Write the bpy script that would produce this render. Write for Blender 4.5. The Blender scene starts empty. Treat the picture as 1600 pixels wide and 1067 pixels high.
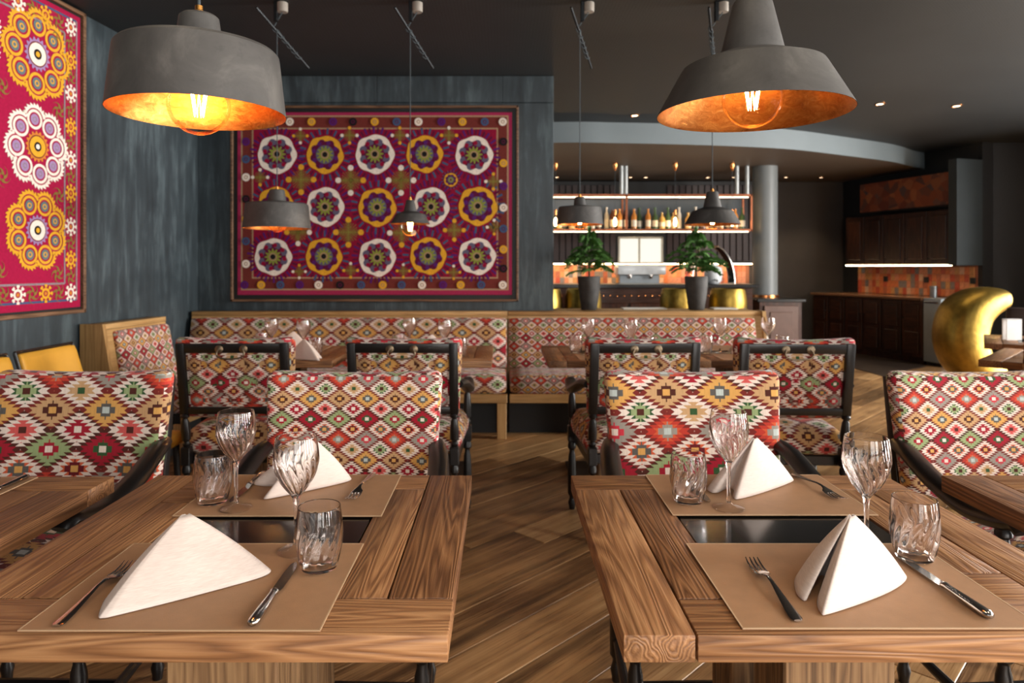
import bpy, bmesh, math, random
from mathutils import Vector, Matrix

random.seed(7)
SC = bpy.context.scene
COL = SC.collection
PI = math.pi

# ------------------------------------------------------------------ camera
H_EYE = 1.28
F_PX, CX, CY = 1067.0, 785.0, 417.0          # focal length and vanishing point of the 1600x1067 photograph
cam_d = bpy.data.cameras.new('camera')
cam_d.sensor_width = 36.0
cam_d.lens = F_PX / 1600 * 36.0
cam_d.shift_x = (800 - CX) / 1600
cam_d.shift_y = -(533.5 - CY) / 1600
cam_d.clip_start = 0.02
cam_d.dof.use_dof = True
cam_d.dof.focus_distance = 1.28
cam_d.dof.aperture_fstop = 5.6
cam = bpy.data.objects.new('camera', cam_d)
cam.location = (0, 0, H_EYE)
cam.rotation_euler = (PI / 2, 0, 0)
COL.objects.link(cam)
SC.camera = cam

# ------------------------------------------------------------------ world, daylight, exposure
world = bpy.data.worlds.new('world')
SC.world = world
world.use_nodes = True
world.node_tree.nodes['Background'].inputs[0].default_value = (0.80, 0.90, 1.0, 1)
world.node_tree.nodes['Background'].inputs[1].default_value = 0.6
SC.view_settings.view_transform = 'Standard'
SC.view_settings.look = 'None'
SC.view_settings.gamma = 1.0
SC.view_settings.use_curve_mapping = False
SC.view_settings.exposure = 0.12
SC.cycles.sample_clamp_indirect = 40.0
SC.cycles.diffuse_bounces = 3
SC.cycles.max_bounces = 12
SC.cycles.transmission_bounces = 12
SC.cycles.transparent_max_bounces = 16
SC.cycles.caustics_reflective = False

CEIL = 2.89
X_RIGHT, Y_REAR = 7.2, -2.2
DAY = (1.0, 0.965, 0.92)


def day_light(loc, rot, sx, sz, power):
    """daylight falling in through one window opening"""
    l = bpy.data.lights.new('daylight', 'AREA')
    l.shape = 'RECTANGLE'
    l.size, l.size_y, l.energy, l.color = sx, sz, power, DAY
    o = bpy.data.objects.new('daylight', l)
    o.location, o.rotation_euler = loc, rot
    COL.objects.link(o)


X_SIDE, Y_TURN = 3.0, 2.4                    # unseen window wall set near the camera for more daylight, then stepping out
ADDED_SIDE_WINDOWS = [(-1.75, -1.25), (-0.75, -0.25), (0.25, 0.75), (1.25, 1.75)]            # y ranges on the added unseen window wall
RIGHT_WINDOWS = [(2.7, 4.5), (5.0, 6.8)]                                # y ranges on the far right wall
REAR_WINDOWS = [(-2.4, -0.6), (0.1, 1.5), (1.7, 2.85)]                   # x ranges on the rear wall
WIN_Z = (0.04, 2.74)
HW = WIN_Z[1] - WIN_Z[0]
ZM = sum(WIN_Z) / 2
for i, (a, b) in enumerate(ADDED_SIDE_WINDOWS):
    day_light((X_SIDE + 0.36, (a + b) / 2, ZM), (0, PI / 2 - .1, 0), HW, b - a, (95, 95, 95, 90)[i])
for i, (a, b) in enumerate(RIGHT_WINDOWS):
    day_light((X_RIGHT + 0.42, (a + b) / 2, ZM), (0, PI / 2 - .3, 0), HW, b - a, (900, 420)[i])
for i, (a, b) in enumerate(REAR_WINDOWS):
    day_light(((a + b) / 2, Y_REAR - 0.30, ZM), (PI / 2 - .3, 0, 0), b - a, HW, (12, 80, 130)[i])


# ------------------------------------------------------------------ node graph helper
def lin(c):
    def f(v):
        v = v / 255.0
        return v / 12.92 if v <= 0.04045 else ((v + 0.055) / 1.055) ** 2.4
    return (f(c[0]), f(c[1]), f(c[2]), 1.0)


class Graph:
    def __init__(s, name):
        s.m = bpy.data.materials.new(name)
        s.m.use_nodes = True
        s.t = s.m.node_tree
        s.b = s.t.nodes['Principled BSDF']
        s.out = s.t.nodes['Material Output']

    def n(s, kind, **kw):
        nd = s.t.nodes.new(kind)
        for k, v in kw.items():
            setattr(nd, k, v)
        return nd

    def put(s, sock, v):
        if isinstance(v, bpy.types.NodeSocket):
            s.t.links.new(v, sock)
        elif v is not None:
            sock.default_value = v

    def set(s, **kw):
        for k, v in kw.items():
            s.put(s.b.inputs[k.replace('_', ' ')], v)
        return s

    def math(s, op, a, b=None, c=None):
        nd = s.n('ShaderNodeMath', operation=op)
        for i, v in enumerate((a, b, c)):
            if v is not None:
                s.put(nd.inputs[i], v)
        return nd.outputs[0]

    def vmath(s, op, a, b=None):
        nd = s.n('ShaderNodeVectorMath', operation=op)
        s.put(nd.inputs[0], a)
        if b is not None:
            s.put(nd.inputs[1], b)
        return nd.outputs[0]

    def coord(s, which='Object'):
        return s.n('ShaderNodeTexCoord').outputs[which]

    def rand(s):
        return s.n('ShaderNodeObjectInfo').outputs['Random']

    def sep(s, v):
        nd = s.n('ShaderNodeSeparateXYZ')
        s.put(nd.inputs[0], v)
        return nd.outputs

    def comb(s, x, y, z=0.0):
        nd = s.n('ShaderNodeCombineXYZ')
        for i, v in enumerate((x, y, z)):
            s.put(nd.inputs[i], v)
        return nd.outputs[0]

    def noise(s, vec, scale, detail=2.0, rough=0.5, dist=0.0):
        nd = s.n('ShaderNodeTexNoise')
        s.put(nd.inputs['Vector'], vec)
        nd.inputs['Scale'].default_value = scale
        nd.inputs['Detail'].default_value = detail
        nd.inputs['Roughness'].default_value = rough
        nd.inputs['Distortion'].default_value = dist
        return nd.outputs['Fac']

    def ramp(s, fac, stops, interp='LINEAR'):
        nd = s.n('ShaderNodeValToRGB')
        s.put(nd.inputs[0], fac)
        cr = nd.color_ramp
        cr.interpolation = interp
        while len(cr.elements) < len(stops):
            cr.elements.new(0.5)
        for e, (p, c) in zip(cr.elements, stops):
            e.position = p
            e.color = c if len(c) == 4 else (c[0], c[1], c[2], 1)
        return nd.outputs[0]

    def mix(s, fac, a, b, blend='MIX'):
        nd = s.n('ShaderNodeMix', data_type='RGBA', blend_type=blend)
        s.put(nd.inputs[0], fac)
        s.put(nd.inputs[6], a)
        s.put(nd.inputs[7], b)
        return nd.outputs[2]

    def bump(s, h, strength=0.3, dist=0.002):
        nd = s.n('ShaderNodeBump')
        nd.inputs['Strength'].default_value = strength
        nd.inputs['Distance'].default_value = dist
        s.put(nd.inputs['Height'], h)
        s.put(s.b.inputs['Normal'], nd.outputs[0])


MATS = {}


def plain(name, c, rough=0.5, metal=0.0, var=0.12, scale=8.0, bump=0.0, bscale=60.0, spec=0.5, sheen=0.0):
    if name in MATS:
        return MATS[name]
    g = Graph(name)
    co = g.coord()
    f = g.noise(co, scale, 4, 0.6)
    a = lin(c)
    lo = tuple(x * (1 - var) for x in a[:3]) + (1,)
    hi = tuple(min(1, x * (1 + var)) for x in a[:3]) + (1,)
    g.set(Base_Color=g.ramp(f, [(0.3, lo), (0.7, hi)]), Roughness=rough, Metallic=metal)
    g.put(g.b.inputs['Specular IOR Level'], spec)
    if sheen:
        g.put(g.b.inputs['Sheen Weight'], sheen)
    if bump:
        g.bump(g.noise(co, bscale, 3), bump, 0.003)
    MATS[name] = g.m
    return g.m


def wood(name, dark, mid, light, axis=0, rings=9.0, ring_w=0.55, rough=0.5, bump=0.35, freq=5.0, knots=0.0, tint=0.22):
    key = name + 'xyz'[axis]
    if key in MATS:
        return MATS[key]
    g = Graph(key)
    sc = [10.0, 10.0, 10.0]
    sc[axis] = 0.55
    off = g.math('MULTIPLY', g.rand(), 41.0)
    p = g.vmath('ADD', g.coord(), g.comb(off, off, off))
    v = g.vmath('MULTIPLY', p, tuple(sc))
    big = g.noise(v, freq * 0.35, 2.5, 0.5)
    r = g.math('FRACT', g.math('MULTIPLY', big, rings))
    r = g.math('ABSOLUTE', g.math('SUBTRACT', g.math('MULTIPLY', r, 2.0), 1.0))
    sf = [160.0, 160.0, 160.0]
    sf[axis] = 4.0
    fine = g.noise(g.vmath('MULTIPLY', p, tuple(sf)), 1.0, 3, 0.65)
    blot = g.noise(p, 3.0, 3, 0.6)
    f = g.math('ADD', g.math('MULTIPLY', r, ring_w), g.math('MULTIPLY', fine, 1.0 - ring_w))
    f = g.math('ADD', f, g.math('MULTIPLY', g.math('SUBTRACT', blot, 0.5), 0.7))
    f = g.math('ADD', f, g.math('MULTIPLY', g.math('SUBTRACT', g.rand(), 0.5), tint))
    col = g.ramp(f, [(0.12, lin(dark)), (0.5, lin(mid)), (0.88, lin(light))])
    if knots:
        kn = g.noise(g.vmath('MULTIPLY', p, tuple(x * 0.4 for x in sc)), 1.6, 2, 0.5)
        k = g.ramp(kn, [(0.24, (1, 1, 1)), (0.38, (0, 0, 0))])
        col = g.mix(g.math('MULTIPLY', k, knots), col, lin(tuple(x * 0.35 for x in dark)))
    g.set(Base_Color=col, Roughness=g.ramp(fine, [(0.3, (rough - .1,) * 3), (0.7, (rough + .12,) * 3)]))
    g.put(g.b.inputs['Specular IOR Level'], 0.4)
    g.bump(g.math('ADD', g.math('MULTIPLY', r, 0.5), fine), bump, 0.0016)
    MATS[key] = g.m
    return g.m


def table_wood(axis):
    return wood('table_wood_', (90, 58, 36), (137, 94, 60), (174, 128, 86), axis, 27.0, 0.46, 0.46, 0.9, 3.2, 0.5, 0.30)


def oak(axis):
    return wood('bench_oak_', (150, 112, 66), (182, 142, 90), (200, 162, 108), axis, 6.0, 0.3, 0.45, 0.15)


def pale_post(axis):
    return wood('post_wood_', (70, 48, 30), (122, 92, 62), (150, 118, 82), axis, 10.0, 0.5, 0.6, 0.4)


def dark_wood(axis):
    return wood('cabinet_wood_', (30, 15, 9), (52, 27, 16), (78, 42, 24), axis, 8.0, 0.45, 0.35, 0.2)


def floor_oak():
    return wood('floor_oak_', (104, 72, 44), (168, 126, 82), (206, 164, 114), 0, 4.0, 0.25, 0.34, 0.25, 3.0, 0.85, 0.55)


def black_wood():
    return plain('black_lacquered_wood', (22, 19, 18), 0.32, 0, 0.2, 20, 0.05)


def kilim(name, scale, z0=0.0, flip=1):
    """staggered stepped diamonds in rows of changing colours"""
    if name in MATS:
        return MATS[name]
    g = Graph(name)
    uv = g.sep(g.coord('UV'))
    u = g.math('DIVIDE', uv[0], 0.0825 * scale)
    v = g.math('DIVIDE', g.math('SUBTRACT', uv[1], z0), -0.058 * scale * flip)
    p = g.math('MULTIPLY', g.math('ADD', u, v), 0.5)
    q = g.math('MULTIPLY', g.math('SUBTRACT', u, v), 0.5)
    ip, iq = g.math('ROUND', p), g.math('ROUND', q)
    dp, dq = g.math('SUBTRACT', p, ip), g.math('SUBTRACT', q, iq)
    du = g.math('ABSOLUTE', g.math('ADD', dp, dq))
    dv = g.math('ABSOLUTE', g.math('SUBTRACT', dp, dq))
    K = 6.0
    fr = g.math('SUBTRACT', g.math('FRACT', g.math('MULTIPLY', dv, K)), 0.5)
    d0 = g.math('ADD', du, dv)
    d = g.math('SUBTRACT', d0, g.math('MULTIPLY', fr, 1.9 / K))
    din = g.math('SUBTRACT', d0, g.math('MULTIPLY', fr, 1.0 / K))
    row = g.math('FLOORED_MODULO', g.math('SUBTRACT', ip, iq), 6.0)
    colp = g.math('FLOORED_MODULO', g.math('FLOOR', g.math('MULTIPLY', g.math('ADD', g.math('ADD', ip, iq), 0.2), 0.5)), 2.0)
    idx = g.math('DIVIDE', g.math('ADD', g.math('ADD', g.math('MULTIPLY', row, 2.0), colp), 0.5), 12.0)
    W, TAN, GOLD, BR, DR = (228, 212, 200), (196, 156, 112), (212, 160, 88), (78, 36, 26), (118, 40, 34)
    RED, PINK, GRN, DGR = (158, 24, 44), (206, 88, 84), (148, 164, 116), (52, 84, 48)
    ORG, GRY, LGR, DGY = (206, 92, 56), (150, 142, 132), (186, 196, 192), (92, 88, 84)
    rows = [  # centre, inner, fill, outer
        (DGR, TAN, TAN, W), (BR, GRN, DGR, W),
        (GOLD, BR, TAN, TAN), (LGR, DGY, GOLD, GOLD),
        (W, RED, RED, W), (BR, PINK, PINK, W),
        (W, RED, GRN, GRN), (W, DGR, RED, RED),
        (GOLD, (104, 22, 30), ORG, W), (GOLD, DGY, ORG, W),
        (LGR, GRY, ORG, (186, 58, 44)), (W, (196, 52, 66), GRY, GRY),
    ]
    cols = []
    for k in range(4):
        cols.append(g.ramp(idx, [(i / 12.0, lin(rows[i][k])) for i in range(12)], 'CONSTANT'))
    border = g.ramp(idx, [(0, lin(DR)), (0.34, lin(BR)), (0.67, lin(DR))], 'CONSTANT')
    c = g.mix(g.math('GREATER_THAN', din, 0.22), cols[0], cols[1])
    c = g.mix(g.math('GREATER_THAN', din, 0.44), c, cols[2])
    c = g.mix(g.math('GREATER_THAN', d, 0.56), c, cols[3])
    c = g.mix(g.math('GREATER_THAN', d, 0.87), c, border)
    st = g.noise(g.comb(g.math('MULTIPLY', uv[0], 420.0 / scale), g.math('MULTIPLY', uv[1], 26.0 / scale)), 1.0, 3, 0.7)
    c = g.mix(0.55, c, g.ramp(st, [(0.25, (0.55, 0.5, 0.48)), (0.7, (1.1, 1.08, 1.05))]), 'MULTIPLY')
    g.set(Base_Color=c, Roughness=0.85)
    g.put(g.b.inputs['Specular IOR Level'], 0.2)
    g.put(g.b.inputs['Sheen Weight'], 0.15)
    g.bump(g.noise(g.coord('UV'), 900, 2), 0.25, 0.001)
    MATS[name] = g.m
    return g.m


def wall_plaster():
    if 'teal_plaster' in MATS:
        return MATS['teal_plaster']
    g = Graph('teal_plaster')
    co = g.coord()
    st = g.noise(g.vmath('MULTIPLY', co, (9, 9, 1.1)), 1.6, 5, 0.65, 0.4)
    cl = g.noise(co, 2.2, 5, 0.6)
    f = g.math('ADD', g.math('MULTIPLY', st, 0.6), g.math('MULTIPLY', cl, 0.4))
    g.set(Base_Color=g.ramp(f, [(0.32, lin((31, 38, 42))), (0.5, lin((50, 60, 65))), (0.70, lin((90, 104, 109)))]),
          Roughness=g.ramp(cl, [(0.3, (0.42,) * 3), (0.7, (0.62,) * 3)]))
    g.bump(st, 0.25, 0.004)
    MATS['teal_plaster'] = g.m
    return g.m


def ceiling_mat():
    g = Graph('perforated_ceiling_panel')
    co = g.sep(g.coord())
    P = 0.022
    a = g.math('SUBTRACT', g.math('FRACT', g.math('DIVIDE', co[0], P)), 0.5)
    b = g.math('SUBTRACT', g.math('FRACT', g.math('DIVIDE', co[1], P)), 0.5)
    d = g.math('SQRT', g.math('ADD', g.math('MULTIPLY', a, a), g.math('MULTIPLY', b, b)))
    hole = g.math('LESS_THAN', d, 0.22)
    cl = g.noise(g.coord(), 1.2, 3)
    base = g.ramp(cl, [(0.3, lin((36, 39, 41))), (0.7, lin((44, 47, 49)))])
    g.set(Base_Color=g.mix(hole, base, lin((22, 21, 20))), Roughness=0.55)
    return g.m


def glass_mat():
    g = Graph('clear_crystal')
    nd = g.n('ShaderNodeBsdfGlass')
    nd.inputs['IOR'].default_value = 1.43
    nd.inputs['Roughness'].default_value = 0.0
    nd.inputs['Color'].default_value = (1.0, 0.99, 0.985, 1)
    g.t.links.new(nd.outputs[0], g.out.inputs[0])
    return g.m


def thin_glass(name, tint=(1, 1, 1, 1), refl=1.0):
    g = Graph(name)
    tr = g.n('ShaderNodeBsdfTransparent')
    tr.inputs[0].default_value = tint
    gl = g.n('ShaderNodeBsdfGlossy')
    gl.inputs['Roughness'].default_value = 0.02
    fr = g.n('ShaderNodeLayerWeight')
    fr.inputs[0].default_value = 0.12
    mx = g.n('ShaderNodeMixShader')
    g.t.links.new(g.math('MULTIPLY', fr.outputs[0], refl), mx.inputs[0])
    g.t.links.new(tr.outputs[0], mx.inputs[1])
    g.t.links.new(gl.outputs[0], mx.inputs[2])
    g.t.links.new(mx.outputs[0], g.out.inputs[0])
    return g.m


def glow(name, c, strength):
    if name in MATS:
        return MATS[name]
    g = Graph(name)
    g.set(Base_Color=(0, 0, 0, 1), Emission_Color=(c[0], c[1], c[2], 1), Emission_Strength=strength)
    MATS[name] = g.m
    return g.m


def concrete():
    g = Graph('dark_concrete')
    co = g.coord()
    f = g.noise(co, 9, 6, 0.65, 0.6)
    p = g.noise(co, 26, 4, 0.7)
    c = g.ramp(f, [(0.3, lin((54, 51, 49))), (0.55, lin((70, 67, 64))), (0.75, lin((94, 90, 86)))])
    c = g.mix(g.ramp(p, [(0.58, (0, 0, 0)), (0.7, (0.5, 0.5, 0.5))]), c, lin((48, 45, 43)))
    g.set(Base_Color=c, Roughness=0.62)
    g.bump(p, 0.12, 0.002)
    return g.m


def copper_leaf():
    g = Graph('copper_leaf')
    co = g.coord()
    f = g.noise(g.vmath('MULTIPLY', co, (1, 1, 2)), 40, 5, 0.75, 1.2)
    q = g.noise(co, 11, 3, 0.6)
    g.set(Base_Color=g.ramp(f, [(0.3, lin((206, 118, 58))), (0.6, lin((240, 168, 92))), (0.75, lin((250, 205, 140)))]),
          Metallic=1.0, Roughness=g.ramp(q, [(0.3, (0.24,) * 3), (0.7, (0.42,) * 3)]))
    g.bump(f, 0.35, 0.002)
    return g.m


def linen():
    g = Graph('napkin_linen')
    co = g.coord()
    w = g.noise(g.vmath('MULTIPLY', co, (60, 60, 1100)), 1.0, 2, 0.6)
    g.set(Base_Color=g.ramp(w, [(0.3, lin((208, 190, 180))), (0.7, lin((224, 208, 198)))]), Roughness=0.85)
    g.put(g.b.inputs['Sheen Weight'], 0.2)
    g.bump(w, 0.18, 0.001)
    return g.m


def hammered(name, c, rough=0.28):
    g = Graph(name)
    co = g.coord()
    f = g.noise(co, 16, 3, 0.5)
    g.set(Base_Color=g.ramp(f, [(0.3, lin(tuple(x * .82 for x in c))), (0.7, lin(c))]), Metallic=1.0, Roughness=rough)
    g.bump(g.noise(co, 30, 2), 0.35, 0.006)
    return g.m


M_GLASS = glass_mat()
M_BULB = thin_glass('bulb_glass', (1.0, 0.95, 0.86, 1), 0.45)
M_PANE = thin_glass('window_glass')
M_CONC = concrete()
M_COPPER = copper_leaf()
M_LINEN = linen()
M_STEEL = plain('polished_steel', (196, 190, 184), 0.16, 1.0, 0.05)
M_BRUSH = plain('brushed_steel', (150, 156, 160), 0.34, 1.0, 0.08)
M_IRON = plain('dark_iron', (44, 46, 48), 0.45, 0.8, 0.2)
M_BRASS = hammered('hammered_brass', (176, 146, 70), 0.42)
M_CORD = plain('grey_cord', (64, 72, 76), 0.8)
M_BLACK = plain('matte_black', (16, 15, 15), 0.55, 0, 0.2)
M_INLAY = plain('black_glass_inlay', (20, 18, 17), 0.16, 0, 0.1)
M_MAT = plain('brown_placemat', (164, 124, 90), 0.55, 0, 0.06, 30, 0.10, 420)
M_MATEDGE = plain('placemat_edge', (196, 166, 132), 0.6, 0, 0.05)

# ------------------------------------------------------------------ mesh helpers
class MB:
    """collects geometry; build() links it as one mesh object"""
    def __init__(s):
        s.v, s.f, s.mi = [], [], []

    def add(s, vf, M=None, mi=0):
        v, f = vf
        o = len(s.v)
        for p in v:
            p = Vector(p)
            s.v.append(M @ p if M is not None else p)
        for q in f:
            s.f.append([i + o for i in q])
            s.mi.append(mi)
        return s

    def warp(s, fn):
        s.v = [Vector(fn(p)) for p in s.v]
        return s

    def mesh(s, name, mats, smooth=35.0):
        me = bpy.data.meshes.new(name)
        me.from_pydata([tuple(p) for p in s.v], [], s.f)
        for m in (mats if isinstance(mats, (list, tuple)) else [mats]):
            me.materials.append(m)
        if any(s.mi):
            me.polygons.foreach_set('material_index', s.mi)
        uvl = me.uv_layers.new(name='UVMap')
        uv = uvl.data
        for pl in me.polygons:
            nx, ny, nz = abs(pl.normal.x), abs(pl.normal.y), abs(pl.normal.z)
            for li in pl.loop_indices:
                p = me.vertices[me.loops[li].vertex_index].co
                if ny >= nx and ny >= nz * 0.8:
                    uv[li].uv = (p.x, p.z)
                elif nz > nx:
                    uv[li].uv = (p.x, p.y)
                else:
                    uv[li].uv = (p.y, p.z)
        if smooth:
            me.polygons.foreach_set('use_smooth', [True] * len(me.polygons))
            if smooth < 179:
                me.set_sharp_from_angle(angle=math.radians(smooth))
        me.update()
        return me

    def build(s, name, mats, parent=None, loc=None, rot=None, smooth=35.0):
        return link(name, s.mesh(name, mats, smooth), parent, loc, rot)


def link(name, me, parent=None, loc=None, rot=None):
    o = bpy.data.objects.new(name, me)
    COL.objects.link(o)
    if parent is not None:
        o.parent = parent
    if loc is not None:
        o.location = loc
    if rot is not None:
        o.rotation_euler = rot
    return o


def tag(o, label=None, cat=None, group=None, kind=None):
    if label:
        o['label'] = label
    if cat:
        o['category'] = cat
    if group:
        o['group'] = group
    if kind:
        o['kind'] = kind
    return o


def empty(name, loc=(0, 0, 0), rz=0.0, label=None, cat=None, group=None, kind=None):
    o = bpy.data.objects.new(name, None)
    o.empty_display_size = 0.05
    COL.objects.link(o)
    o.location = loc
    o.rotation_euler = (0, 0, rz)
    return tag(o, label, cat, group, kind)


def copy_tree(o, parent=None):
    c = o.copy()
    COL.objects.link(c)
    c.parent = parent
    for ch in list(o.children):
        copy_tree(ch, c)
    return c


_BOX = {}


def box(cx, cy, cz, sx, sy, sz, b=0.0, seg=1):
    key = (round(sx, 4), round(sy, 4), round(sz, 4), b, seg)
    if key not in _BOX:
        bm = bmesh.new()
        bmesh.ops.create_cube(bm, size=1.0)
        for v in bm.verts:
            v.co = Vector((v.co.x * sx, v.co.y * sy, v.co.z * sz))
        if b > 0:
            bmesh.ops.bevel(bm, geom=list(bm.edges), offset=b, segments=seg, affect='EDGES', profile=0.5)
        bm.verts.index_update()
        _BOX[key] = ([v.co.copy() for v in bm.verts], [[v.index for v in f.verts] for f in bm.faces])
        bm.free()
    v, f = _BOX[key]
    c = Vector((cx, cy, cz))
    return [p + c for p in v], f


def span(x0, x1, y0, y1, z0, z1, b=0.0, seg=1):
    return box((x0 + x1) / 2, (y0 + y1) / 2, (z0 + z1) / 2, abs(x1 - x0), abs(y1 - y0), abs(z1 - z0), b, seg)


def lathe(prof, seg=32, fn=None):
    """prof: list of (r, z). fn(theta, z, r, k) may change the radius."""
    v, f, rings = [], [], []
    for k, (r, z) in enumerate(prof):
        if r < 1e-6:
            rings.append([len(v)])
            v.append((0, 0, z))
        else:
            rings.append(list(range(len(v), len(v) + seg)))
            for i in range(seg):
                t = 2 * PI * i / seg
                rr = fn(t, z, r, k) if fn else r
                v.append((rr * math.cos(t), rr * math.sin(t), z))
    for a, b in zip(rings, rings[1:]):
        for i in range(seg):
            j = (i + 1) % seg
            q = [a[i % len(a)], a[j % len(a)], b[j % len(b)], b[i % len(b)]]
            q2 = []
            for w in q:
                if w not in q2:
                    q2.append(w)
            if len(q2) > 2:
                f.append(q2)
    return v, f


def tube(path, radii, seg=10, caps=True, flat=None, up=(0, 0, 1)):
    """tube along path; flat=(a,b) scales the section along side/normal; radii number or list"""
    P = [Vector(p) for p in path]
    n = len(P)
    R = radii if isinstance(radii, (list, tuple)) else [radii] * n
    v, f = [], []
    upv = Vector(up)
    prev = None
    for i in range(n):
        t = (P[min(i + 1, n - 1)] - P[max(i - 1, 0)]).normalized()
        if prev is None:
            s = t.cross(upv)
            if s.length < 1e-4:
                s = t.cross(Vector((1, 0, 0)))
        else:
            s = prev - t * prev.dot(t)
        s.normalize()
        prev = s
        w = s.cross(t).normalized()
        fa, fb = flat if flat else (1, 1)
        for k in range(seg):
            a = 2 * PI * k / seg
            v.append(P[i] + s * (R[i] * fa * math.cos(a)) + w * (R[i] * fb * math.sin(a)))
    for i in range(n - 1):
        for k in range(seg):
            k2 = (k + 1) % seg
            f.append([i * seg + k, i * seg + k2, (i + 1) * seg + k2, (i + 1) * seg + k])
    if caps:
        f.append(list(range(seg))[::-1])
        f.append([(n - 1) * seg + k for k in range(seg)])
    return v, f


def bez(pts, n=12):
    """Catmull-Rom through points"""
    P = [Vector(p) for p in pts]
    out = []
    for i in range(len(P) - 1):
        p0, p1, p2, p3 = P[max(i - 1, 0)], P[i], P[i + 1], P[min(i + 2, len(P) - 1)]
        for k in range(n):
            t = k / n
            out.append(0.5 * ((2 * p1) + (p2 - p0) * t + (2 * p0 - 5 * p1 + 4 * p2 - p3) * t * t + (3 * p1 - p0 - 3 * p2 + p3) * t ** 3))
    out.append(P[-1])
    return out


def prism(poly, z0, z1):
    n = len(poly)
    v = [(x, y, z0) for x, y in poly] + [(x, y, z1) for x, y in poly]
    f = [list(range(n))[::-1], list(range(n, 2 * n))]
    for i in range(n):
        j = (i + 1) % n
        f.append([i, j, n + j, n + i])
    return v, f


def grid(nu, nv, fn):
    v = [fn(i / nu, j / nv) for j in range(nv + 1) for i in range(nu + 1)]
    f = []
    for j in range(nv):
        for i in range(nu):
            a = j * (nu + 1) + i
            f.append([a, a + 1, a + nu + 2, a + nu + 1])
    return v, f


def cushion(sx, sy, sz, r, dome=0.0, n=12):
    """rounded, domed box centred at the origin"""
    bm = bmesh.new()
    bmesh.ops.create_cube(bm, size=2.0)
    bmesh.ops.subdivide_edges(bm, edges=list(bm.edges), cuts=n, use_grid_fill=True)
    hx, hy, hz = sx / 2, sy / 2, sz / 2

    def warp1(t):   # crowd the cuts towards the edges
        return math.copysign(1 - (1 - abs(t)) ** 1.35, t)
    for v in bm.verts:
        p = Vector((warp1(v.co.x) * hx, warp1(v.co.y) * hy, warp1(v.co.z) * hz))
        q = Vector((max(-hx + r, min(hx - r, p.x)), max(-hy + r, min(hy - r, p.y)), max(-hz + r, min(hz - r, p.z))))
        d = p - q
        if d.length > 1e-7:
            d = d.normalized() * r
        q += d
        if dome:
            q.z += dome * max(0, 1 - (q.x / hx) ** 2) * max(0, 1 - (q.y / hy) ** 2) * (1 if q.z > 0 else 0.3)
        v.co = q
    bm.verts.index_update()
    out = ([v.co.copy() for v in bm.verts], [[v.index for v in f.verts] for f in bm.faces])
    bm.free()
    return out


def T(x=0, y=0, z=0):
    return Matrix.Translation((x, y, z))


def RZ(a):
    return Matrix.Rotation(a, 4, 'Z')


def RX(a):
    return Matrix.Rotation(a, 4, 'X')


def RY(a):
    return Matrix.Rotation(a, 4, 'Y')


def at(px, py, z):
    """the point of the horizontal plane z seen at a pixel of the photograph"""
    y = F_PX * (H_EYE - z) / (py - CY)
    return ((px - CX) * y / F_PX, y, z)


_CACHE = {}


def cached(key, make, mats, smooth=35.0):
    k = (key, tuple(m.name for m in (mats if isinstance(mats, (list, tuple)) else [mats])))
    if k not in _CACHE:
        _CACHE[k] = make().mesh(key, mats, smooth)
    return _CACHE[k]


# ------------------------------------------------------------------ the setting
WALL_Y = 5.75                         # face of the wall behind the long bench
WALL_END = 0.43                       # its free right end
SLOPE = 0.076                         # the left wall runs slightly askew


def left_x(y):
    return -2.565 - SLOPE * (WALL_Y - y)


fl = MB().add(span(-4.0, X_RIGHT + .3, Y_REAR - .3, 12.5, -0.12, -0.006)).build('floor', floor_oak(), smooth=0)
tag(fl, 'diagonally laid oak plank floor of the restaurant', 'floor', kind='structure')
PL, PW = 2.2, 0.2
d_al, d_ac = Vector((math.sqrt(.5), math.sqrt(.5))), Vector((-math.sqrt(.5), math.sqrt(.5)))
plank_meshes = []
for k in range(3):
    plank_meshes.append(MB().add(box(0, 0, -0.008, PL - 0.003 - 0.0 * k, PW - 0.003, 0.016, 0.002)).mesh('plank', floor_oak(), 0))
cands = []
for r in range(-36, 60):
    off = (r * 0.871) % 1.0 * PL
    for k in range(-3, 8):
        c = d_al * (k * PL + off) + d_ac * (r * PW)
        pts = [c + d_al * t for t in (-1.0, -0.5, 0, 0.5, 1.0)]
        ok = any(1.9 < p.y < 10.2 and abs(p.x - 0.0) < p.y * 0.76 + 0.15 and left_x(p.y) - 0.1 < p.x < 6.4 for p in pts)
        inside = all(left_x(p.y) - 0.35 < p.x < 7.0 and p.y < 11 for p in pts)
        if ok and inside:
            cands.append((c.y, c))
cands.sort(key=lambda t: t[0])
for i, (_, c) in enumerate(cands[:300]):
    link('plank', plank_meshes[i % 3], fl, (c.x, c.y, 0), (0, 0, PI / 4))
# darker polygon laid on the floor in front of the kitchen run
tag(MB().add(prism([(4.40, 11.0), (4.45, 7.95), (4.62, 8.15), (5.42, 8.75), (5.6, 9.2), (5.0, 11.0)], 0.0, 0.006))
    .build('floor_patch_kitchen', plain('dark_floor_patch', (60, 50, 44), 0.3, 0, 0.25, 3), smooth=0),
    'dark floor patch along the kitchen cabinets', 'floor', kind='structure')

M_CEIL = ceiling_mat()
tag(MB().add(span(-4.0, X_RIGHT + .3, Y_REAR - .3, 12.5, CEIL, CEIL + .15)).build('ceiling', M_CEIL, smooth=0),
    'dark grey perforated panel ceiling', 'ceiling', kind='structure')

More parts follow.
